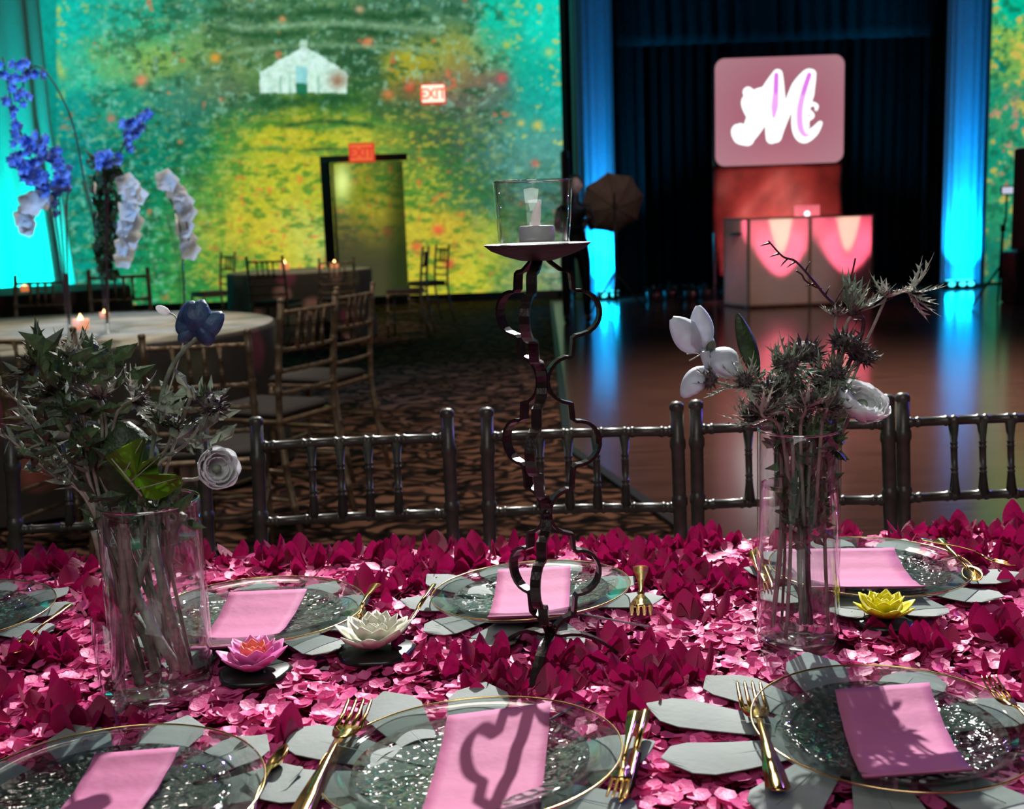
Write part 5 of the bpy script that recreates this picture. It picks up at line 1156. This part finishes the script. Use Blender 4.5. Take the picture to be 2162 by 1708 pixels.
# thorny twig
root = thing('thorny_twig', 'dark red thorny twig bent over the right vase', 'twig', inv(vR, .8, .03, .016))
tw = curve([inv(vR, .8, .03, .016), inv(vR, .7, .02, .14), rv(1760, 900), rv(1778, 800), rv(1815, 720), rv(1822, 672), rv(1795, 665), rv(1750, 632), rv(1715, 590), rv(1680, 552), rv(1652, 541), rv(1622, 508)], 5)
MB().tube(tw, [.0034-.0026*(i/len(tw)) for i in range(len(tw))], 7).build('stem', M['twig'], root)
MB().tube(curve([rv(1735, 610), rv(1720, 605), rv(1700, 592), rv(1693, 580), rv(1681, 572)]), [.0011]*24+[.0016], 6).build('side_shoot', M['twig'], root)
MB().tube(curve([rv(1762, 640), rv(1776, 615), rv(1796, 585), rv(1806, 545)]), .0010, 6).build('side_shoot', M['twig'], root)
r3 = random.Random(4)
for i in range(12, len(tw)-1, 3):
    d = (tw[i+1]-tw[i]).normalized(); s_ = d.cross(V((0, 1, 0))).normalized()*(1 if r3.random() < .5 else -1); p = tw[i]
    MB().tube([p, p+s_*.006+d*.003, p+s_*.011+d*.005], [.0014, .0009, .0002], 5).build('thorn', M['twig'], root)
# white ranunculus and lily
def ranunculus(c, face, R, lab, P, seed, mat='white_petal', rings=4):
    root = thing('ranunculus', lab, 'flower', c); r3 = random.Random(seed); q = V(face).normalized().to_track_quat('Z', 'Y'); R4 = q.to_matrix().to_4x4()
    MB().tube(curve([V(p) for p in P]+[c]), .0022, 7).build('stem', M['stem'], root)
    for rg in range(rings):
        s = 1-.16*rg; n_ = 7 if rg < 3 else 5
        def fn(u, v, s=s, rg=rg):
            x = (u-.5)*2; wd = R*s*.62*math.sin(PI*min(1, v*.72+.12))**.6; ang = v*(1.5+.18*rg)
            rr_ = R*s*math.sin(ang)*.98; zz = R*s*.75*(1-math.cos(ang))-R*.3; return (x*wd, rr_*(1-.20*x*x), zz+.03*R*math.sin(5*x+rg))
        me = MB().grid(fn, 5, 7, .0006).mesh('petal', M[mat])
        for k in range(n_):
            a = 2*PI*(k+.5*(rg % 2))/n_+r3.uniform(-.12, .12); inst(me, 'petal', root, R4 @ Matrix.Rotation(a, 4, 'Z') @ Matrix.Rotation(r3.uniform(-.08, .08), 4, 'X'))
    MB().ellip(V(c)+q @ V((0, 0, R*.05)), (R*.22, R*.22, R*.2)).build('centre', M[('green' if mat == 'x' else 'grey_green')], root)
    return root
ranunculus(rv(1818, 856, -.02), (.30, -.45, .80), .032, 'white ranunculus lying over the right rim of the right vase', [inv(vR, 6.0, .035, .016), inv(vR, 6.1, .03, .18), rv(1790, 885)], 3)
root = thing('white_lily', 'white open lily hanging out at the left of the right vase', 'flower', inv(vR, 3.0, .03, .02))
MB().tube(curve([inv(vR, 3.0, .03, .02), inv(vR, 3.1, .02, .16), rv(1640, 890), rv(1580, 810), rv(1520, 765), rv(1488, 742)]), .0022, 7).build('stem', M['stem'], root)
def lp_(a_, b2, W, cup, nm='petal', mat='iris_petal', ny=V((0, -1, .25)), z0=0):
    a3, b3 = V(a_), V(b2); d = b3-a3; L = d.length; side = d.cross(ny).normalized(); n3 = side.cross(d).normalized()
    def fn(u, v):
        x = (u-.5)*2; wd = W*.5*math.sin(PI*min(1, v**.9*.93+.04))**.7; return a3+d*v+side*x*wd+n3*(cup*math.sin(PI*v)*W-.30*wd*x*x*2)
    MB().grid(fn, 6, 9, .0007).build(nm, M[mat], root)
lp_(rv(1482, 742), rv(1419, 672, -.012), .034, .25); lp_(rv(1490, 738), rv(1474, 645), .028, .2); lp_(rv(1500, 742), rv(1560, 790, -.01), .036, .35)
lp_(rv(1490, 775), rv(1440, 838, -.01), .026, .3); lp_(rv(1484, 740), rv(1495, 700, .01), .026, .1, mat='iris_petal'); lp_(rv(1494, 745), rv(1508, 720, -.01), .010, .1, mat='grey_green')
MB().tube(curve([rv(1488, 742), rv(1492, 758), rv(1500, 775)]), [.006]*12+[.004], 8).build('throat', M['iris_petal'], root)
for k, (a_, b2) in enumerate((((1482, 742), (1450, 748)), ((1484, 746), (1455, 762)))): MB().tube([rv(*a_), rv(*b2)], .0009, 5).build('stamen', M['pale_bract'], root)
# dark leaf behind
root = thing('dark_leaf', 'narrow dark pointed leaf standing between lily and thistles', 'leaf', inv(vR, 2.0, .03, .016))
MB().tube(curve([inv(vR, 2.0, .03, .016), inv(vR, 2.2, .02, .15), rv(1640, 880), rv(1600, 790, .01)]), .0018, 6).build('stem', M['green'], root)
lp_(rv(1600, 795, .01), rv(1557, 662, .01), .022, .2, 'blade', 'green')
# leafy clusters under the rim of the right vase
def greens(v, rect, n, lab, seed, m='green', smin=.012, smax=.03, dyr=.03):
    base = inv(v, 1, .01, .02); root = thing('foliage', lab, 'foliage', base); f = MB(); r3 = random.Random(seed)
    for k in range(n):
        c = vpt(v, r3.uniform(rect[0], rect[2]), r3.uniform(rect[1], rect[3]), r3.uniform(-dyr, dyr)); d = V((r3.uniform(-1, 1), r3.uniform(-.6, .6), r3.uniform(-.2, 1))).normalized(); s_ = d.cross(V((r3.uniform(-1, 1), 1, 0))).normalized()
        L = r3.uniform(smin, smax); n3 = d.cross(s_)*L*.15
        f.add([c, c+d*L*.45+s_*L*.2, c+d*L*.5+n3, c+d*L*.45-s_*L*.2, c+d*L], [(0, 1, 2), (0, 2, 3), (1, 4, 2), (2, 4, 3)])
    f.build('leaves', M[m], root, False, kind='stuff'); MB().tube(curve([base, inv(v, 1, .01, .2), vpt(v, (rect[0]+rect[2])/2, rect[1]+10)]), .0018, 6).build('stem', M['stem'], root); return root
greens(vR, (1630, 880, 1770, 960), 110, 'dense dark foliage packed into the mouth of the right vase', 1)
greens(vR, (1662, 1030, 1745, 1160), 26, 'submerged leaves in the upper water of the right vase', 2, 'green', .018, .036, .015)
greens(vR, (1655, 925, 1752, 1120), 150, 'mass of dark leaves inside the upper half of the right vase', 6, 'green', .014, .032, .02)
greens(vR, (1590, 780, 1780, 900), 60, 'small grey green leaflets among the sea holly of the right vase', 3, 'grey_green', .012, .026)
# left bouquet ------------------------------------------------
def lv(px, py, dy=0): return vpt(vL, px, py, dy)
X_ = 'in the left vase'
stm = [((395, 1420), (350, 1260), (325, 1140), (312, 1060)), ((375, 1410), (330, 1340), (285, 1240), (260, 1100)), ((300, 1470), (265, 1330), (262, 1200), (245, 1070)), ((245, 1430), (262, 1320), (300, 1200), (335, 1080)),
       ((290, 1290), (255, 1200), (215, 1100), (190, 1060)), ((345, 1290), (352, 1200), (365, 1130), (388, 1085)), ((330, 1420), (300, 1330), (240, 1250), (200, 1120)), ((340, 1330), (345, 1230), (350, 1130), (345, 1060))]
for i, s in enumerate(stm):
    P = [lv(x, y, (-.03+.009*i)*(1 if j < 2 else .5)) for j, (x, y) in enumerate(s)]
    P = [V((p.x, p.y, max(p.z, vL.z+.017))) for p in P]
    root = thing('cut_stem', 'pale thick cut stem in the left vase, %s' % ['reaching its lower right wall', 'ending just left of the rightmost stem', 'with its cut end at the bottom centre', 'leaning from lower left to upper right', 'short one against the left wall', 'short one high at the right', 'slanting to the upper left rim', 'upright one in the middle'][i], 'stem', P[0], 'pale stems inside the left vase'); MB().tube(curve(P), [.0064-.0001*k for k in range(19)], 8).build('stalk', M['stem'], root)
    MB().tube([P[0], P[0]+V((0, 0, .0005)), P[0]+V((.001, 0, .004))], [.0040, .0050, .0049], 8).build('cut_end', M['pale_bract'], root)
# big lime leaf
root = thing('lobed_leaf', 'large bright green lobed leaf over the rim of the left vase', 'leaf', lv(300, 1050))
out_px = [(300, 1050), (262, 1010), (222, 965), (245, 950), (275, 935), (303, 922), (308, 930), (300, 965), (298, 978), (330, 962), (342, 958), (332, 982), (335, 1000), (370, 1002), (385, 1008), (378, 1028), (352, 1048), (330, 1056)]
mid = V((288, 1000, 0)); vs = [lv(288, 1002, -.055)]+[lv(x, y, -.05+.012*math.sin(i*1.3)) for i, (x, y) in enumerate(out_px)]
n = len(out_px); mb = MB(); mb.add(vs, [(0, 1+i, 1+(i+1) % n) for i in range(n)]); mb.add([p+V((0, .0008, 0)) for p in vs], [(0, 1+(i+1) % n, 1+i) for i in range(n)]); mb.build('blade', M['lime'], root, False)
MB().tube([lv(235, 968, -.058), lv(262, 1000, -.058), lv(300, 1047, -.055)], [.0005, .001, .0014], 6).build('midrib', M['pale_bract'], root)
for a_, b2 in (((262, 1000), (300, 930)), ((275, 1018), (336, 965)), ((288, 1034), (380, 1008))): MB().tube([lv(*a_, -.058), lv(*b2, -.054)], [.0007, .0003], 5).build('vein', M['pale_bract'], root)
MB().tube([lv(300, 1048, -.05), lv(310, 1090, -.03), lv(300, 1200, .0)], .0018, 6).build('stem', M['stem'], root)
# fan leaf, buds and shrubs
root = thing('fan_leaf', 'dark broad leaf behind the bright lobed leaf', 'leaf', lv(230, 1060))
lp_(lv(250, 1060, .0), lv(255, 890, .0), .085, .15, 'blade', 'green', V((0, -1, .1))); lp_(lv(240, 1060, .01), lv(185, 900, .0), .055, .15, 'blade', 'green', V((0, -1, .1))); MB().tube([lv(245, 1060), lv(255, 1200)], .0018, 6).build('stem', M['green'], root)
def lh(P, *a, **k): return holly([inv(vL, P[0][0], .035, .02)]+[lv(*p) for p in P[1:]], *a, **k)
lh([(1.0,), (240, 1050), (225, 900), (212, 840)], .010, .013, .040, 14, 'p', 'pale spiky sea holly head high on the left, before the table %s' % X_, 21, vL, .45)
lh([(1.4,), (230, 1050), (205, 850), (75, 770)], .006, .010, .045, 9, 'd', 'sea holly with long bracts at the upper left edge %s' % X_, 22, vL, .3)
lh([(2.0,), (240, 1040), (245, 880), (285, 845)], .008, .012, .045, 10, 'p', 'silvery sea holly arching right of the pale spiky head %s' % X_, 23, vL, .2)
lh([(2.0,), (300, 1050), (400, 930), (440, 868)], .014, .018, .030, 12, 'd', 'dark thistle head above the white ranunculus %s' % X_, 24, vL, .5)
lh([(3.0,), (210, 1050), (170, 860), (145, 755)], .006, .010, .040, 8, 'p', 'pale sea holly sprig before the near left table %s' % X_, 25, vL, .6)
lh([(1.7,), (290, 1050), (350, 950), (365, 905)], .009, .012, .036, 12, 'd', 'dim bluish sea holly between lobed leaf and thistle %s' % X_, 26, vL, .3)
lh([(2.5,), (200, 1050), (150, 900), (115, 830)], .009, .012, .036, 12, 'd', 'dim green sea holly over the left chair %s' % X_, 27, vL, .3)
def sprig(P, lab, seed, n=26, L=.020, m='grey_green'):
    pts = curve([V(p) for p in P]); root = thing('rosemary_sprig', lab, 'foliage', pts[0], 'leafy sprigs in the left vase'); r3 = random.Random(seed)
    MB().tube(pts, .0014, 6).build('stem', M['stem'], root)
    me = petal_mesh('leaflet', 1, .22, .2, M[m], 2, 4, .8)
    for k in range(n):
        t = .35+.63*k/n; i = int(t*(len(pts)-1)); d = (pts[i+1]-pts[i]).normalized(); o_ = V((r3.uniform(-1, 1), r3.uniform(-1, 1), r3.uniform(-1, 1)))
        inst(me, 'leaflet', root, Matrix.Translation(-root.location) @ aim(pts[i], d*.6+o_*.8, r3.random()*6, L*r3.uniform(.7, 1.4)))
sprig([inv(vL, 3.0, .04, .15), lv(185, 1050), lv(125, 960), lv(60, 870), lv(-20, 800)], 'long leafy sprig reaching to the upper left edge', 1, 40)
sprig([inv(vL, 3.2, .04, .15), lv(180, 1050), lv(130, 1000), lv(90, 930), lv(30, 860)], 'drooping leafy sprig below the long one at far left', 2, 34)
sprig([inv(vL, 3.2, .04, .15), lv(178, 1050), lv(120, 1010), lv(60, 960), lv(-10, 900)], 'lowest leafy sprig at the far left edge', 3, 30)
sprig([inv(vL, 2.6, .04, .15), lv(200, 1050), lv(170, 900), lv(120, 830), lv(60, 800)], 'upper leafy sprig crossing before the left chair', 4, 30, .026)
sprig([inv(vL, 2.2, .04, .15), lv(230, 1050), lv(190, 940), lv(170, 850), lv(165, 790)], 'upright leafy sprig at the left of the vase', 5, 24, .026)
greens(vL, (60, 740, 260, 1000), 110, 'loose dark greenery behind the sprigs at the left', 11, 'green', .02, .045, .05)
greens(vL, (185, 1040, 380, 1120), 70, 'dark foliage packed in the mouth of the left vase', 12, 'green', .015, .035, .04)
greens(vL, (330, 820, 480, 960), 60, 'dim dusky foliage around the dark thistle', 13, 'grey_green', .012, .030, .03)
ranunculus(lv(457, 990, -.0), (.52, -.75, .30), .0245, 'round white ranunculus facing right beside the left vase', [inv(vL, 1.0, .04, .02), lv(340, 1060), lv(420, 1010, .02)], 5)
# blue iris on a long stem
root = thing('blue_tulip', 'deep blue ruffled tulip on a long stem before the left table', 'flower', inv(vL, 1.2, .03, .02))
MB().tube(curve([inv(vL, 1.2, .03, .02), lv(320, 1060), lv(330, 900), lv(360, 780), lv(415, 712)]), .0026, 7).build('stem', M['grey_green'], root)
for a_, b2, w_ in (((415, 715), (400, 635), .034), ((415, 715), (425, 632), .03), ((412, 712), (382, 660), .028), ((418, 712), (470, 660), .026), ((415, 716), (450, 690), .03), ((408, 716), (385, 690), .026)): lp_(lv(*a_), lv(*b2), w_, .35, 'petal', 'blue_petal')
root = thing('white_bud', 'small white bud on a thin stem left of the blue tulip', 'flower', lv(330, 900))
MB().tube(curve([lv(330, 900), lv(385, 730), lv(372, 672), lv(352, 660)]), .0009, 5).build('stem', M['pale_bract'], root); MB().ellip(lv(344, 655), (.0085, .005, .0045), 10, 6, Matrix.Rotation(.5, 3, 'Y')).build('bud', M['white_petal'], root)
for o in list(COL.objects):
    if o.type == 'LIGHT': o['kind'] = 'structure'
